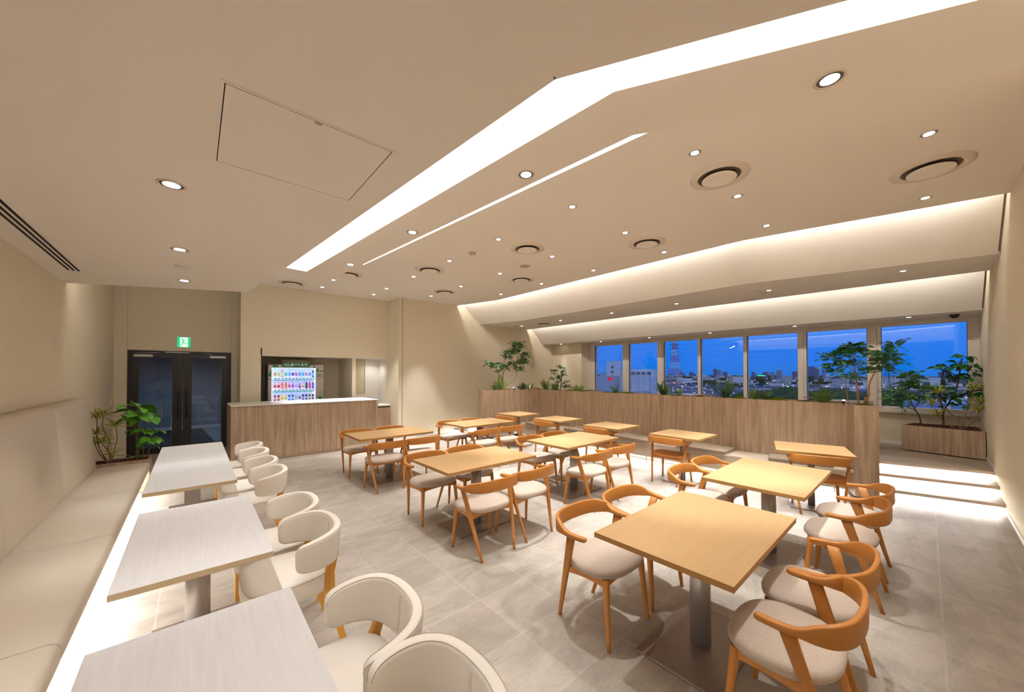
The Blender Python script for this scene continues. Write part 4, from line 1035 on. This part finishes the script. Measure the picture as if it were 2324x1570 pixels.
drift([(6.86, .80, ZT + .01), (6.88, .98, ZT + .01), (6.87, 1.08, ZT + .05), (6.90, 1.22, ZT + .06)], .016, 'forked driftwood beside the large spreading fern', [(6.88, .98, ZT + .01), (6.93, 1.15, ZT + .015), (6.95, 1.45, ZT + .012)])
drift([(6.90, 6.75, ZT + .005), (6.75, 6.95, ZT + .05), (6.60, 7.08, ZT + .04), (6.45, 7.15, ZT + .012)], .018, 'driftwood between the small spotlights at the planter corner')
drift([(6.30, 7.22, ZT + .0), (6.12, 7.30, ZT + .02), (5.92, 7.36, ZT + .015)], .015, 'driftwood at the foot of the left planter tree')
drift([(6.80, .50, ZT - .02), (6.79, .545, ZT + .10)], .032, 'short upright driftwood stump beside the right planter tree')

def tree(name, loc, branches, clusters, lab, leafm, stemm, cat='plant', grp=None, r0=.012, kind='pinnate', cl=(.16, 5, .07, .016), ncl=6):
    t = thing(name, lab, cat, loc, 0, grp); sb = MB()
    for pts, r in branches:
        P = catmull(pts, 5); sb.tube(P, [r * (1 - .5 * i / (len(P) - 1)) for i in range(len(P))], 7)
    sb.build('branches', stemm, t); mb = MB()
    for c in clusters:
        (x, y, z), k = c[:3], (c[3] if len(c) > 3 else 1)
        for i in range(ncl):
            az = 2 * PI * i / ncl + R(-.35, .35); el = R(-.25, .75)
            if kind == 'pinnate': pinnate(mb, (x, y, z), sph(az, el), cl[0] * k * R(.8, 1.15), cl[1], cl[2] * k, cl[3] * k)
            else:
                L = cl[0] * k * R(.75, 1.1); leaf(mb, Vector((x, y, z)) + sph(az, el) * .015, sph(az, el), (0, 0, 1), L, L * cl[1], R(.15, .5), 6, 'oval', .12)
    mb.build('foliage', leafm, t); return t
# bent tree at the left end of the tall planter
TL = (6.13, 7.33, ZT0)
tree('bonsai_tree', TL, [([(0, 0, 0), (-.03, 0, .22), (.01, 0, .5), (.22, -.02, .68), (.42, -.04, .78), (.46, -.04, .95)], .014), ([(-.02, 0, .2), (-.12, .01, .4), (-.28, .02, .6), (-.45, .03, .66)], .009),
      ([(0, 0, .12), (.22, 0, .16), (.42, 0, .34), (.50, 0, .55)], .006), ([(.25, -.02, .70), (.32, 0, .9)], .007), ([(.42, -.04, .78), (.6, -.05, .84), (.72, -.06, .92)], .007), ([(.01, 0, .5), (-.02, 0, .62)], .006)],
     [(.46, -.04, 1.16, 1.25), (.42, .02, 1.02, 1.2), (.20, 0, .98, 1.1), (.16, .02, .86, 1), (.74, -.06, .95, 1.1), (.66, -.04, .76, 1.2), (.52, 0, .56, 1), (-.48, .03, .68, 1.1), (-.30, .02, .66, 1), (-.05, 0, .66, 1.1), (.05, .02, .58, 1.1), (.30, 0, .70, .9), (-.20, .02, .50, .7), (.62, -.05, .70, 1)],
     'bent tree with feathery dark leaves at the left end of the tall planter', M_LEAF4, M_STEMB, grp=None, cl=(.15, 6, .09, .026), ncl=9)
# slim tree at the right end of the tall planter
TR = (6.75, .60, ZT0)
tree('feather_leaf_tree', TR, [([(0, 0, 0), (.0, .02, .30), (.0, .04, .52), (-.01, .05, .74)], .012), ([(.02, -.02, 0), (.04, -.09, .14), (.02, -.10, .3), (.0, -.16, .48), (.0, -.24, .68)], .011),
      ([(0, .03, .46), (0, .12, .54), (0, .26, .58)], .006), ([(-.02, .10, .0), (0, .13, .32), (0, .11, .42)], .006), ([(0, .12, .52), (0, .17, .66)], .005), ([(0, .03, .40), (.02, -.05, .46)], .004)],
     [(-.01, .05, .80, 1.3), (.02, .10, .78, 1.2), (-.02, .0, .72, 1.2), (0, .18, .72, 1.2), (0, .28, .66, 1.1), (0, .27, .56, 1.1), (0, .16, .60, 1), (0, -.24, .72, 1.2), (0, -.30, .62, 1.1), (.02, -.20, .60, 1.1), (0, -.34, .80, 1), (0, -.24, .50, .9), (0, .10, .40, .9), (.02, -.07, .48, .9), (0, .24, .46, 1), (0, .03, .58, 1)],
     'slim two-stemmed tree with feathery leaves at the right end of the tall planter', M_LEAF, M_STEMB, cl=(.13, 7, .062, .020), ncl=8)
# small glossy tree behind the planter corner
tree('potted_tree', (8.02, 7.0, ZP), [([(0, 0, .3), (.0, .02, .7), (.02, 0, 1.1), (0, -.02, 1.4)], .018), ([(.02, .12, .3), (0, .1, .9), (0, .12, 1.35)], .014), ([(0, -.12, .3), (0, -.14, .95)], .012)],
     [(0, .05, 1.55, 1), (0, -.08, 1.50, 1), (0, .2, 1.42, 1), (0, .32, 1.45, 1), (0, .35, 1.2, 1), (0, -.1, 1.3, 1), (0, -.22, 1.12, 1), (0, -.3, 1.0, 1), (0, .1, 1.1, 1), (0, .3, 1.0, 1), (0, -.15, .98, 1), (0, -.36, .95, .9), (.1, .0, 1.4, 1), (.1, .15, 1.25, 1), (-.1, .0, 1.2, 1), (-.1, -.2, 1.05, 1), (-.1, .2, 1.35, 1)],
     'glossy dark small-leaved tree standing behind the planter corner by the pillar', M_LEAF3, M_STEMD, kind='oval', cl=(.11, .48), ncl=15)
pt = thing('plant_pot', 'round pale pot holding the glossy tree behind the planter', 'pot', (8.02, 7.0, ZP)); MB().lathe([(.15, 0), (.20, .34), (.185, .34), (.17, .30), (.001, .30)], n=28, cap=False).build('body', M_WHITE, pt)
# small planter spotlights
for (x, y, tgt, lab) in ((6.36, 7.17, (6.10, 7.34, 1.7), 'small glowing spotlight in planter soil near the bent tree'), (6.74, 7.02, (7.6, 6.9, 1.9), 'small glowing spotlight at the inner corner of tall planter'), (6.78, .76, (6.74, .62, 2.0), 'small glowing spotlight at the foot of the right planter tree')):
    t = thing('garden_spotlight', lab, 'spotlight', (x, y, ZT0)); dd = (Vector(tgt) - Vector((x, y, ZT0 + .05))).normalized()
    MB().tube([(0, 0, 0), (0, 0, .04)], .004, 6).build('spike', M_BLACK, t)
    MB().tube([Vector((0, 0, .05)) - dd * .02, Vector((0, 0, .05)) + dd * .02], .018, 14).build('body', M_BLACK, t)
    mb = MB(); mb.lathe([(.001, .012), (.012, .008), (.017, 0), (.012, -.008), (.001, -.012)], n=16); o = mb.build('lens', M_LENS, t, loc=Vector((0, 0, .05)) + dd * .022)
    spot('spotlight_lamp', Vector((x, y, ZT0 + .05)) + dd * .05, 3.2, 80, .8, .008, tgt, (1, .97, .92), None)

# bark chips
def chips(name, poly_fn, n, z, lab):
    mb = MB()
    for i in range(n):
        x, y = poly_fn(R(0, 1), R(0, 1)); a = R(0, PI); l, w_, h = R(.018, .04), R(.01, .02), R(.004, .009); t1, t2 = R(-.4, .4), R(-.4, .4)
        m_ = Matrix.Rotation(a, 3, 'Z') @ Matrix.Rotation(t1, 3, 'X') @ Matrix.Rotation(t2, 3, 'Y')
        v = [m_ @ Vector((sx_ * l / 2 * (1 if sz > 0 else .8), sy_ * w_ / 2, sz * h / 2)) + Vector((x, y, z + R(0, .018))) for sz in (-1, 1) for sx_, sy_ in ((-1, -1), (1, -1), (1, 1), (-1, 1))]
        mb.add(v, [(3, 2, 1, 0), (4, 5, 6, 7), (0, 1, 5, 4), (1, 2, 6, 5), (2, 3, 7, 6), (3, 0, 4, 7)])
    o = mb.build(name, M_BARK); tag(o, lab, 'bark chips', kind='stuff')
# banquette-end planter
bp = thing('low_planter', 'low oak laminate planter box at the end of the banquette', 'planter')
bx0, bx1, by0, by1, bz = XL + .005, -.455, 7.178, 7.51, .45
MB().box(bx0, bx1, by0, by0 + .02, 0.01, bz).build('panel', M_LAM, bp); MB().box(bx0, bx1, by1 - .02, by1, 0.01, bz).build('panel', M_LAM, bp); MB().box(bx1 - .02, bx1, by0 + .02, by1 - .02, .01, bz).build('panel', M_LAM, bp)
MB().box(bx0, bx1 - .02, by0 + .02, by1 - .02, .3, bz - .03).build('soil', M_SOIL, bp)
chips('bark_chips', lambda u, v: (bx0 + .02 + u * (bx1 - bx0 - .05), by0 + .03 + v * (by1 - by0 - .06)), 520, bz - .022, 'brown bark chips filling the low planter by the banquette')
# angled platform planter at right
wp = thing('low_planter', 'low angled oak laminate planter on the platform under rightmost window', 'planter')
WA, WB_, WC, WD = (9.235, YR + .012), (9.455, .30), (10.02, .16), (10.02, YR + .012)
Q = [WA, WB_, WC, WD]
for i in range(4):
    mb = MB(); panel(mb, Q[i], Q[(i + 1) % 4], .02, ZP + .012, .742, side=1); mb.build('panel', M_LAM, wp)
mb = MB(); mb.prism([(9.265, YR + .04), (9.47, .27), (10.0, .14), (10.0, YR + .04)], .5, .712); mb.build('soil', M_SOIL, wp)
def pq(u, v):
    a = Vector((9.265, YR + .04)).lerp(Vector((9.47, .27)), v); b = Vector((10.0, YR + .04)).lerp(Vector((10.0, .14)), v); p = a.lerp(b, u); return p.x, p.y
chips('bark_chips', pq, 900, .722, 'dark bark chips filling the angled planter on the platform')

def rosette(mb, c, L, n, w_=.02, el0=.1, tilt=(0, 0)):
    for i in range(n):
        az = i * 2.4 + R(-.2, .2); el = el0 + 1.2 * (i / n) ** .8; d = sph(az, el) + Vector((tilt[0], tilt[1], 0))
        leaf(mb, Vector(c), d, (0, 0, 1), L * R(.8, 1.1) * (1 - .25 * i / n), w_, R(.2, .5), 5, 'strap', .3, 0, 1)
def dracaena(loc, stems, lab, L=.16, w_=.026, name='variegated_dracaena'):
    t = thing(name, lab, 'plant', loc); sb = MB(); mb = MB()
    for pts, n in stems:
        P = catmull(pts, 6); sb.tube(P, [.0065 - .002 * i / len(P) for i in range(len(P))], 7)
        rosette(mb, P[-1], L, n, w_)
    sb.build('stems', M_STEM, t); mb.build('foliage', [M_VARG, M_VARY], t); return t
dracaena((-.84, 7.34, bz - .03), [([(0, 0, 0), (-.03, 0, .22), (-.01, 0, .30), (-.08, 0, .50), (-.07, 0, .66)], 15), ([(0, 0, 0), (.03, 0, .18), (.055, 0, .34), (.04, 0, .50)], 14), ([(-.01, 0, 0), (-.10, 0, .20), (-.13, 0, .42), (-.13, 0, .62)], 15),
                                  ([(0, 0, 0), (-.02, 0, .15), (-.08, 0, .28)], 14), ([(.01, 0, 0), (.005, 0, .10)], 10), ([(-.02, 0, 0), (-.10, 0, .14), (-.15, .02, .28)], 8), ([(-.03, .02, 0), (-.12, .04, .25), (-.14, .04, .40)], 12)],
         'yellow-edged dracaena in the low planter beside the banquette back', L=.205, w_=.046)
def broad_plant(name, loc, stems, leaves, lab, lm, L=.2, wr=.7, sm_=M_STEMG, r=.009):
    t = thing(name, lab, 'plant', loc); sb = MB(); mb = MB()
    for pts in stems:
        P = catmull(pts, 6); sb.tube(P, [r * (1 - .35 * i / len(P)) for i in range(len(P))], 7)
    for (x, y, z, az, el, k) in leaves:
        d = sph(az, el); b0 = Vector((x, y, z)); b1 = b0 + d * .04 * k; sb.tube([b0, b1], .003, 5)
        leaf(mb, b1, d, Vector((R(-.6, .6), R(-.6, .6), 1)), L * k, L * k * wr, .45, 7, 'oval', .12)
    sb.build('stems', sm_, t); mb.build('foliage', lm, t); return t
lv_ = []
for (x, y, z, n, k) in ((.0, 0, .76, 6, 1.0), (.02, -.03, .66, 7, 1.05), (-.06, .0, .60, 5, .9), (.10, -.02, .62, 4, 1.1), (.08, 0, .42, 5, .75), (.0, 0, .44, 4, .6), (.16, -.03, .30, 6, .8), (.12, 0, .22, 4, .7), (.19, -.02, .40, 3, .7)):
    for i in range(n): lv_.append((x, y, z, 2 * PI * i / n + R(-.4, .4) + x * 9, R(-.25, .55), k * R(.8, 1.1)))
broad_plant('broad_leaf_plant', (-.60, 7.33, bz - .03), [[(0, 0, 0), (.0, 0, .3), (-.03, 0, .60)], [(.01, 0, 0), (.015, 0, .35), (.01, 0, .76)], [(.07, 0, 0), (.07, 0, .3), (.09, 0, .62)], [(.10, 0, 0), (.13, 0, .16), (.16, 0, .32)], [(.03, .03, 0), (.0, .03, .4)]], lv_,
            'bright green broad-leaved plant in the low planter before the double door', M_LEAF2, L=.20, wr=.74)
PZ = .712
# plants on the platform
tree('feather_leaf_plant', (9.66, .06, PZ), [([(0, 0, 0), (0, .03, .20), (0, .11, .38), (0, .14, .60), (0, .16, .78)], .011), ([(0, .08, .32), (0, -.02, .5), (0, -.07, .62)], .006), ([(0, .1, .38), (0, .22, .52), (0, .34, .62)], .006), ([(0, .05, .25), (0, .16, .36)], .005), ([(0, .08, .3), (0, .03, .46)], .005)],
     [(0, .16, .86, 1.3), (0, .20, .76, 1.2), (0, .10, .72, 1.1), (0, .0, .66, 1.1), (0, -.08, .64, 1), (0, .30, .60, 1.1), (0, .36, .50, 1), (0, .18, .56, 1), (0, .26, .42, 1), (0, .20, .32, .9), (0, .0, .44, .8), (0, .12, .46, .9), (0, -.02, .54, .9)],
     'light green feathery plant at the left of the angled platform planter', mat('feather_leaf_pale', (98, 150, 66), .5, noise=((52, 96, 36), 9, 2)), M_STEMD, cl=(.15, 6, .085, .026), ncl=6)
lv_ = []
for (x, y, z, n, k) in ((0, -.22, 1.22, 6, 1.0), (0, -.16, 1.10, 7, 1), (.0, -.28, 1.05, 7, 1), (0, -.05, 1.05, 6, .9), (0, .03, 1.0, 6, 1), (0, -.12, .92, 7, 1), (0, -.26, .88, 6, 1), (0, -.34, .96, 4, .9), (0, -.40, .72, 5, 1), (0, -.46, .62, 5, 1), (0, -.30, .62, 6, .9), (0, .05, .72, 6, .9), (0, .0, .60, 7, .9), (0, -.08, .52, 7, .9), (0, .08, .52, 6, .8), (0, -.2, .58, 6, .9), (0, -.05, .42, 5, .8), (0, -.25, .40, 4, .8)):
    for i in range(n): lv_.append((x, y, z, 2 * PI * i / n + R(-.4, .4), R(-.3, .6), k * R(.8, 1.1)))
broad_plant('rubber_plant', (9.72, -.20, PZ), [[(0, 0, 0), (0, .01, .25), (0, -.06, .45), (0, -.14, .7), (0, -.2, 1.2)], [(0, -.08, .5), (0, -.25, .62), (0, -.42, .70)], [(0, .01, .3), (0, .04, .5), (0, .03, .75), (0, .0, 1.0)], [(0, -.14, .8), (0, -.05, .95), (0, .03, 1.02)]], lv_,
            'dark round-leaved rubber plant in the angled planter before the rightmost window', M_LEAF3, L=.15, wr=.62, sm_=M_STEMD, r=.014)
dracaena((9.55, -.36, PZ), [([(0, 0, 0), (0, .02, .14), (0, .14, .32), (0, .30, .40)], 14), ([(0, .01, 0), (0, .12, .08), (0, .20, .16), (0, .24, .22)], 12), ([(0, -.01, 0), (0, -.05, .25), (0, -.12, .50), (0, -.15, .66)], 16), ([(0, -.02, 0), (0, -.06, .14), (0, -.16, .24), (0, -.2, .34)], 16), ([(0, 0, 0), (0, .04, .2), (0, .18, .42), (0, .22, .60)], 15), ([(0, -.03, 0), (0, -.12, .12), (0, -.19, .22), (.02, -.22, .46)], 14)],
         'yellow-edged dracaena with curling stems in the angled platform planter', L=.22, w_=.046)
o = MB().box(-.001, .001, -.02, .02, -.02, .02).build('plant_tag', M_WHITE, loc=(9.62, -.25, PZ + .36)); tag(o, 'small white tag hanging on the rubber plant', 'tag')
# grey lounge chair behind the planter end
lc = thing('lounge_chair', 'grey high-backed lounge chair half hidden behind the right planter end', 'chair', (9.0, 1.02, ZP), PI / 2)
secs = []
for z, w_, t_ in ((.30, .56, .10), (.45, .62, .12), (.62, .70, .12), (.80, .76, .10), (.845, .76, .06)):
    secs.append([(w_ / 2 * a, -.26 - (z - .3) * .25 + b * t_ / 2, z) for a, b in rrect(0, 0, 2, 2, .5, 3)])
MB().loft(secs).build('backrest', M_GREYF, lc)
for s in (-1, 1): MB().loft([[(s * (.30 + (z - .25) * .12) + a * .04, .0 + b * .27, z) for a, b in rrect(0, 0, 2, 2, .4, 3)] for z in (.22, .40, .56, .60)]).build('armrest', M_GREYF, lc)
MB().loft([[(a * .27, b * .28, z) for a, b in rrect(0, 0, 2, 2, .3, 3)] for z in (.24, .38, .40)]).build('seat', M_GREYF, lc)
for sx_ in (-1, 1):
    for sy_ in (-1, 1): leg_mesh((sx_ * .34, sy_ * .30, 0), (sx_ * .24, sy_ * .22, .25), (.018, .018), (.032, .032)).build('leg', M_OAK, lc)
# evacuation mark on the window
o = MB(); o.add([(0, .093, 0), (0, -.093, 0), (0, 0, -.161), (-.001, .093, 0), (-.001, -.093, 0), (-.001, 0, -.161)], [(0, 1, 2), (5, 4, 3), (0, 3, 4, 1), (1, 4, 5, 2), (2, 5, 3, 0)])
o = o.build('window_sticker', mat('red_sticker', (226, 20, 24), .5, emit=((226, 20, 24), .25)), loc=(XW + .036, 6.785, 1.525)); tag(o, 'red downward triangle sticker on the leftmost window pane', 'sticker')

# ================================================================== OUTSIDE
GZ = -30.0
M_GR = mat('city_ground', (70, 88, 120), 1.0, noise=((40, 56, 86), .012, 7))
struct(MB().box(30, 6000, -3500, 6000, GZ - 1, GZ).build('floor_city', M_GR))
M_BL = mat('pale_building', (206, 206, 212), .9, noise=((196, 196, 204), .3, 3)); M_BD = mat('building_grey', (160, 166, 180), .9); M_BW = mat('building_window', (90, 110, 120), .3)
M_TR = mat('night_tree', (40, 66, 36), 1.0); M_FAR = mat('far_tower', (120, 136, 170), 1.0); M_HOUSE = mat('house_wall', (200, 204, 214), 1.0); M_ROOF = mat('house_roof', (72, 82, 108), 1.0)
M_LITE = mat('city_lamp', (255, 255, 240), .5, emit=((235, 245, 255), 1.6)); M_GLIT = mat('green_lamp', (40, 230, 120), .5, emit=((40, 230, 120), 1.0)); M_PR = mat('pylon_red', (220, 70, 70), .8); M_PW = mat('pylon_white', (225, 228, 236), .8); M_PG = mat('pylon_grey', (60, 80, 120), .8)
nb = thing('office_building', 'pale neighbouring office block with stair tower outside the leftmost windows', 'building')
X0 = 60
MB().box(X0, X0 + 2.3, 39.0, 40.82, GZ, 4.03).build('tower', M_BL, nb)
MB().box(X0 + 2.4, X0 + 3.6, 32.4, 40.0, GZ, 2.42).build('upper_block', M_BL, nb)
MB().box(X0 + 1, X0 + 2.3, 30.9, 38.9, GZ, 1.2).build('main_block', M_BL, nb)
MB().box(X0 - 1, X0 + 6, 38.5, 42.5, GZ, 1.15).build('wing', M_BD, nb)
for z in (2.9, 1.95, 1.1): MB().box(X0 - .05, X0, 39.15, 39.65, z - .28, z + .2).build('window', M_BW, nb)
for i in range(5): MB().box(X0 + 2.34, X0 + 2.4, 38.0 - i * 1.08 - .8, 38.0 - i * 1.08, 1.4, 1.95).build('window', M_BW, nb)
MB().box(X0 - .4, X0 - .1, 40.9, 42.0, 1.15, 1.9).build('roof_tank', M_BD, nb)
mb = MB(); mb.tube([(X0 + 2.5, 39.4, 2), (X0 + 2.5, 39.4, 6.0)], .035, 5).tube([(X0 + 2.5, 38.9, 2), (X0 + 2.5, 38.9, 5.2)], .03, 5); mb.build('antenna', M_PG, nb)
for i in range(4): MB().box(X0 + .95, X0 + 1, 34.6 - i * 1.15 - .03, 34.6 - i * 1.15, GZ, 1.2).build('downpipe', M_BD, nb)
wh = thing('arched_warehouse', 'dark blue arched-roof shed in front of the neighbouring block', 'building'); mb = MB()
A_ = [PI * i / 12 for i in range(13)]
mb.loft([[(x, 31.4 + 1.5 * math.cos(a), -2.9 + 1.6 * math.sin(a)) for a in A_] + [(x, 29.9, GZ), (x, 32.9, GZ)] for x in (52, 58)], closed=True); mb.build('shell', mat('shed_blue', (84, 104, 150), .7), wh)
tag(MB().box(70, 80, 29.2, 34.0, GZ, -2.6).build('low_block', M_BD), 'low grey flat-roofed block left of the pylon foot', 'building')
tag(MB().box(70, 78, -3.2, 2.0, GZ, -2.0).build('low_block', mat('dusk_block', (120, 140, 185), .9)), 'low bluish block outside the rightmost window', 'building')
def pylon(loc, H, wb, wt, m1, m2, lab, arms=6, name='pylon', bands=9):
    t = thing(name, lab, 'pylon', loc); parts_ = [MB(), MB()]; th = wb * .014
    def cor(z): return (wb + (wt - wb) * (z / (H * .6)) ** .8 if z < H * .6 else wt * (1 - .3 * (z - H * .6) / (H * .4))) / 2
    for i in range(bands * 2):
        z0, z1 = H * i / (bands * 2), H * (i + 1) / (bands * 2); a, b = cor(z0), cor(z1); mb = parts_[(i // 2) % 2]; q0 = [(a, a), (-a, a), (-a, -a), (a, -a)]; q1 = [(b, b), (-b, b), (-b, -b), (b, -b)]
        for k in range(4):
            j = (k + 1) % 4
            mb.tube([(*q0[k], z0), (*q1[k], z1)], th, 4).tube([(*q0[k], z0), (*q1[j], z1)], th * .55, 4).tube([(*q0[j], z0), (*q1[k], z1)], th * .55, 4).tube([(*q1[k], z1), (*q1[j], z1)], th * .55, 4)
    parts_[0].build('lattice_red' if m1 is M_PR else 'lattice', m1, t); parts_[1].build('lattice_white' if m1 is M_PR else 'lattice', m2, t)
    am = MB()
    for i in range(arms):
        z = H * (.56 + .40 * i / arms); am.tube([(0, -wt * 1.3, z), (0, wt * 1.3, z)], th, 4)
    am.build('cross_arms', M_PG, t); return t
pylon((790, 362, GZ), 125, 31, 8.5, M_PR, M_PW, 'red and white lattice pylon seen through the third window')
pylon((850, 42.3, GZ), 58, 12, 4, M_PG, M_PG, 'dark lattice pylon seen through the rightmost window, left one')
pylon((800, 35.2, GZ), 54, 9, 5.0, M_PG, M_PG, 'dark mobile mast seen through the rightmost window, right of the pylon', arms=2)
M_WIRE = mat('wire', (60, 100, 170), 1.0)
for k, za in enumerate((.60, .68, .76, .84)):
    z = GZ + 125 * za
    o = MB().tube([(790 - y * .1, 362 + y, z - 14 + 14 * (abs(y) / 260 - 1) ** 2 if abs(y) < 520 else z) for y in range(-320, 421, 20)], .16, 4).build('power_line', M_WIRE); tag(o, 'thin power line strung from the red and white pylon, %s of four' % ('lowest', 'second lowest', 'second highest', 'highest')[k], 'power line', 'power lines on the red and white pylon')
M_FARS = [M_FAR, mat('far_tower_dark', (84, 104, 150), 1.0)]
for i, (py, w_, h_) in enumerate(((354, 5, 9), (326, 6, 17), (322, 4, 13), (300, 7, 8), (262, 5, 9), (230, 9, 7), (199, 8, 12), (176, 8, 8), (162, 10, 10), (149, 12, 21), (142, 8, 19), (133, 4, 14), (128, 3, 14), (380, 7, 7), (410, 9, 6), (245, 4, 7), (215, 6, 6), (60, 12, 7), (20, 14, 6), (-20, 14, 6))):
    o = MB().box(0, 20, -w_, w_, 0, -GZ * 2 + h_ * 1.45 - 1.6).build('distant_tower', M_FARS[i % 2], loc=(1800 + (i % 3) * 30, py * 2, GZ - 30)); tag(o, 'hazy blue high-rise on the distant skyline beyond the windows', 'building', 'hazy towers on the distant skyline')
def house(nm, sx_, sy_, h):
    t = thing(nm, 'x', 'house'); MB().box(-sx_ / 2, sx_ / 2, -sy_ / 2, sy_ / 2, 0, h).build('walls', M_HOUSE, t)
    mb = MB(); mb.add([(-sx_ / 2 - .5, -sy_ / 2 - .5, h), (sx_ / 2 + .5, -sy_ / 2 - .5, h), (sx_ / 2 + .5, sy_ / 2 + .5, h), (-sx_ / 2 - .5, sy_ / 2 + .5, h), (0, -sy_ / 2, h + 2.6), (0, sy_ / 2, h + 2.6)], [(0, 1, 4), (2, 3, 5), (1, 2, 5, 4), (3, 0, 4, 5), (3, 2, 1, 0)]); mb.build('roof', M_ROOF, t)
    mb = MB(); mb.box(-sx_ / 2 - .06, -sx_ / 2, -sy_ * .3, -sy_ * .1, h * .4, h * .7).box(-sx_ / 2 - .06, -sx_ / 2, sy_ * .1, sy_ * .3, h * .4, h * .7); mb.build('window', M_BW, t)
    KIDS[t.name] = children(t); return t
HS = [house('house', 8, 9, 5.5), house('house', 9, 14, 7.5), house('house', 10, 20, 6)]
SK = srgb(30, 118, 222)
for i in range(260):
    x = 330 * (2.6 ** R(0, 1)); y = x * R(-.05, .66)
    dup(HS[i % 3], (x, y, GZ), R(-.5, .5), 'small pitched-roof house in the dusk city below the windows', 'small houses of the dusk city')
mb = MB()
for i in range(9000):
    x = 860 * (4.5 ** R(0, 1)); y = x * R(-.10, .72); s_ = R(6, 16); h = R(5, 11) * (1 + (R(0, 1) > .95) * 1.3)
    mb.box(x, x + s_, y, y + s_ * R(.8, 2), GZ, GZ + h, i % 4)
o = mb.build('distant_city', [M_HOUSE, M_ROOF, M_BD, M_TR]); tag(o, 'mass of tiny distant city buildings out to the horizon', 'city', kind='stuff')
mb = MB()
for i in range(420):
    x = 330 * (7 ** R(0, 1)); y = x * R(-.08, .70); s_ = .0011 * x * R(.5, 1.2); z = GZ + R(7, 12); mb.box(x, x + s_, y, y + s_ * R(1, 2), z, z + s_)
o = mb.build('city_lights', M_LITE); tag(o, 'scattered tiny white lights of the city at dusk', 'lights', kind='stuff')
o = MB().box(1000, 1001, 247, 262, 0, 2.2).build('green_sign', M_GLIT, loc=(0, 0, -4.5)); tag(o, 'tiny green lit sign on the far city buildings', 'sign')
def blob(name, loc, r, h, lab):
    mb = MB(); n, k = 22, 10
    mb.loft([[(r * math.sin(PI * (j + .3) / (k + .3)) * (1 + .2 * math.sin(i * 2.3 + j * 1.7)) * math.cos(2 * PI * i / n), r * 1.4 * math.sin(PI * (j + .3) / (k + .3)) * (1 + .2 * math.sin(i * 1.9 + j)) * math.sin(2 * PI * i / n), h * (1 - math.cos(PI * (j + .3) / (k + .3))) / 2 * (1 + .05 * math.sin(i * 3.1))) for i in range(n)] for j in range(k)])
    t = thing(name, lab, 'tree', (loc[0], loc[1], GZ), 0, 'dark treetops outside the windows'); mb.build('crown', M_TR, t, loc=(0, 0, loc[2])); MB().cyl((0, 0, 0), r * .08, 0, loc[2] + h * .3, 8).build('trunk', M_TR, t)
for i, (x, y, r, h) in enumerate(((250, 62, 8, 17), (255, 52, 9, 19), (248, 43, 8, 17.5), (262, 34, 9, 18.5), (250, 26, 8, 16.5), (258, 18, 8, 17.5), (262, 72, 8, 16), (240, 12, 8, 19), (250, 8, 8, 18), (245, 48, 7, 15.5), (246, 30, 7, 15))):
    blob('tree', (x, y, 5), r, h, 'dark treetop below the right-hand windows at dusk')
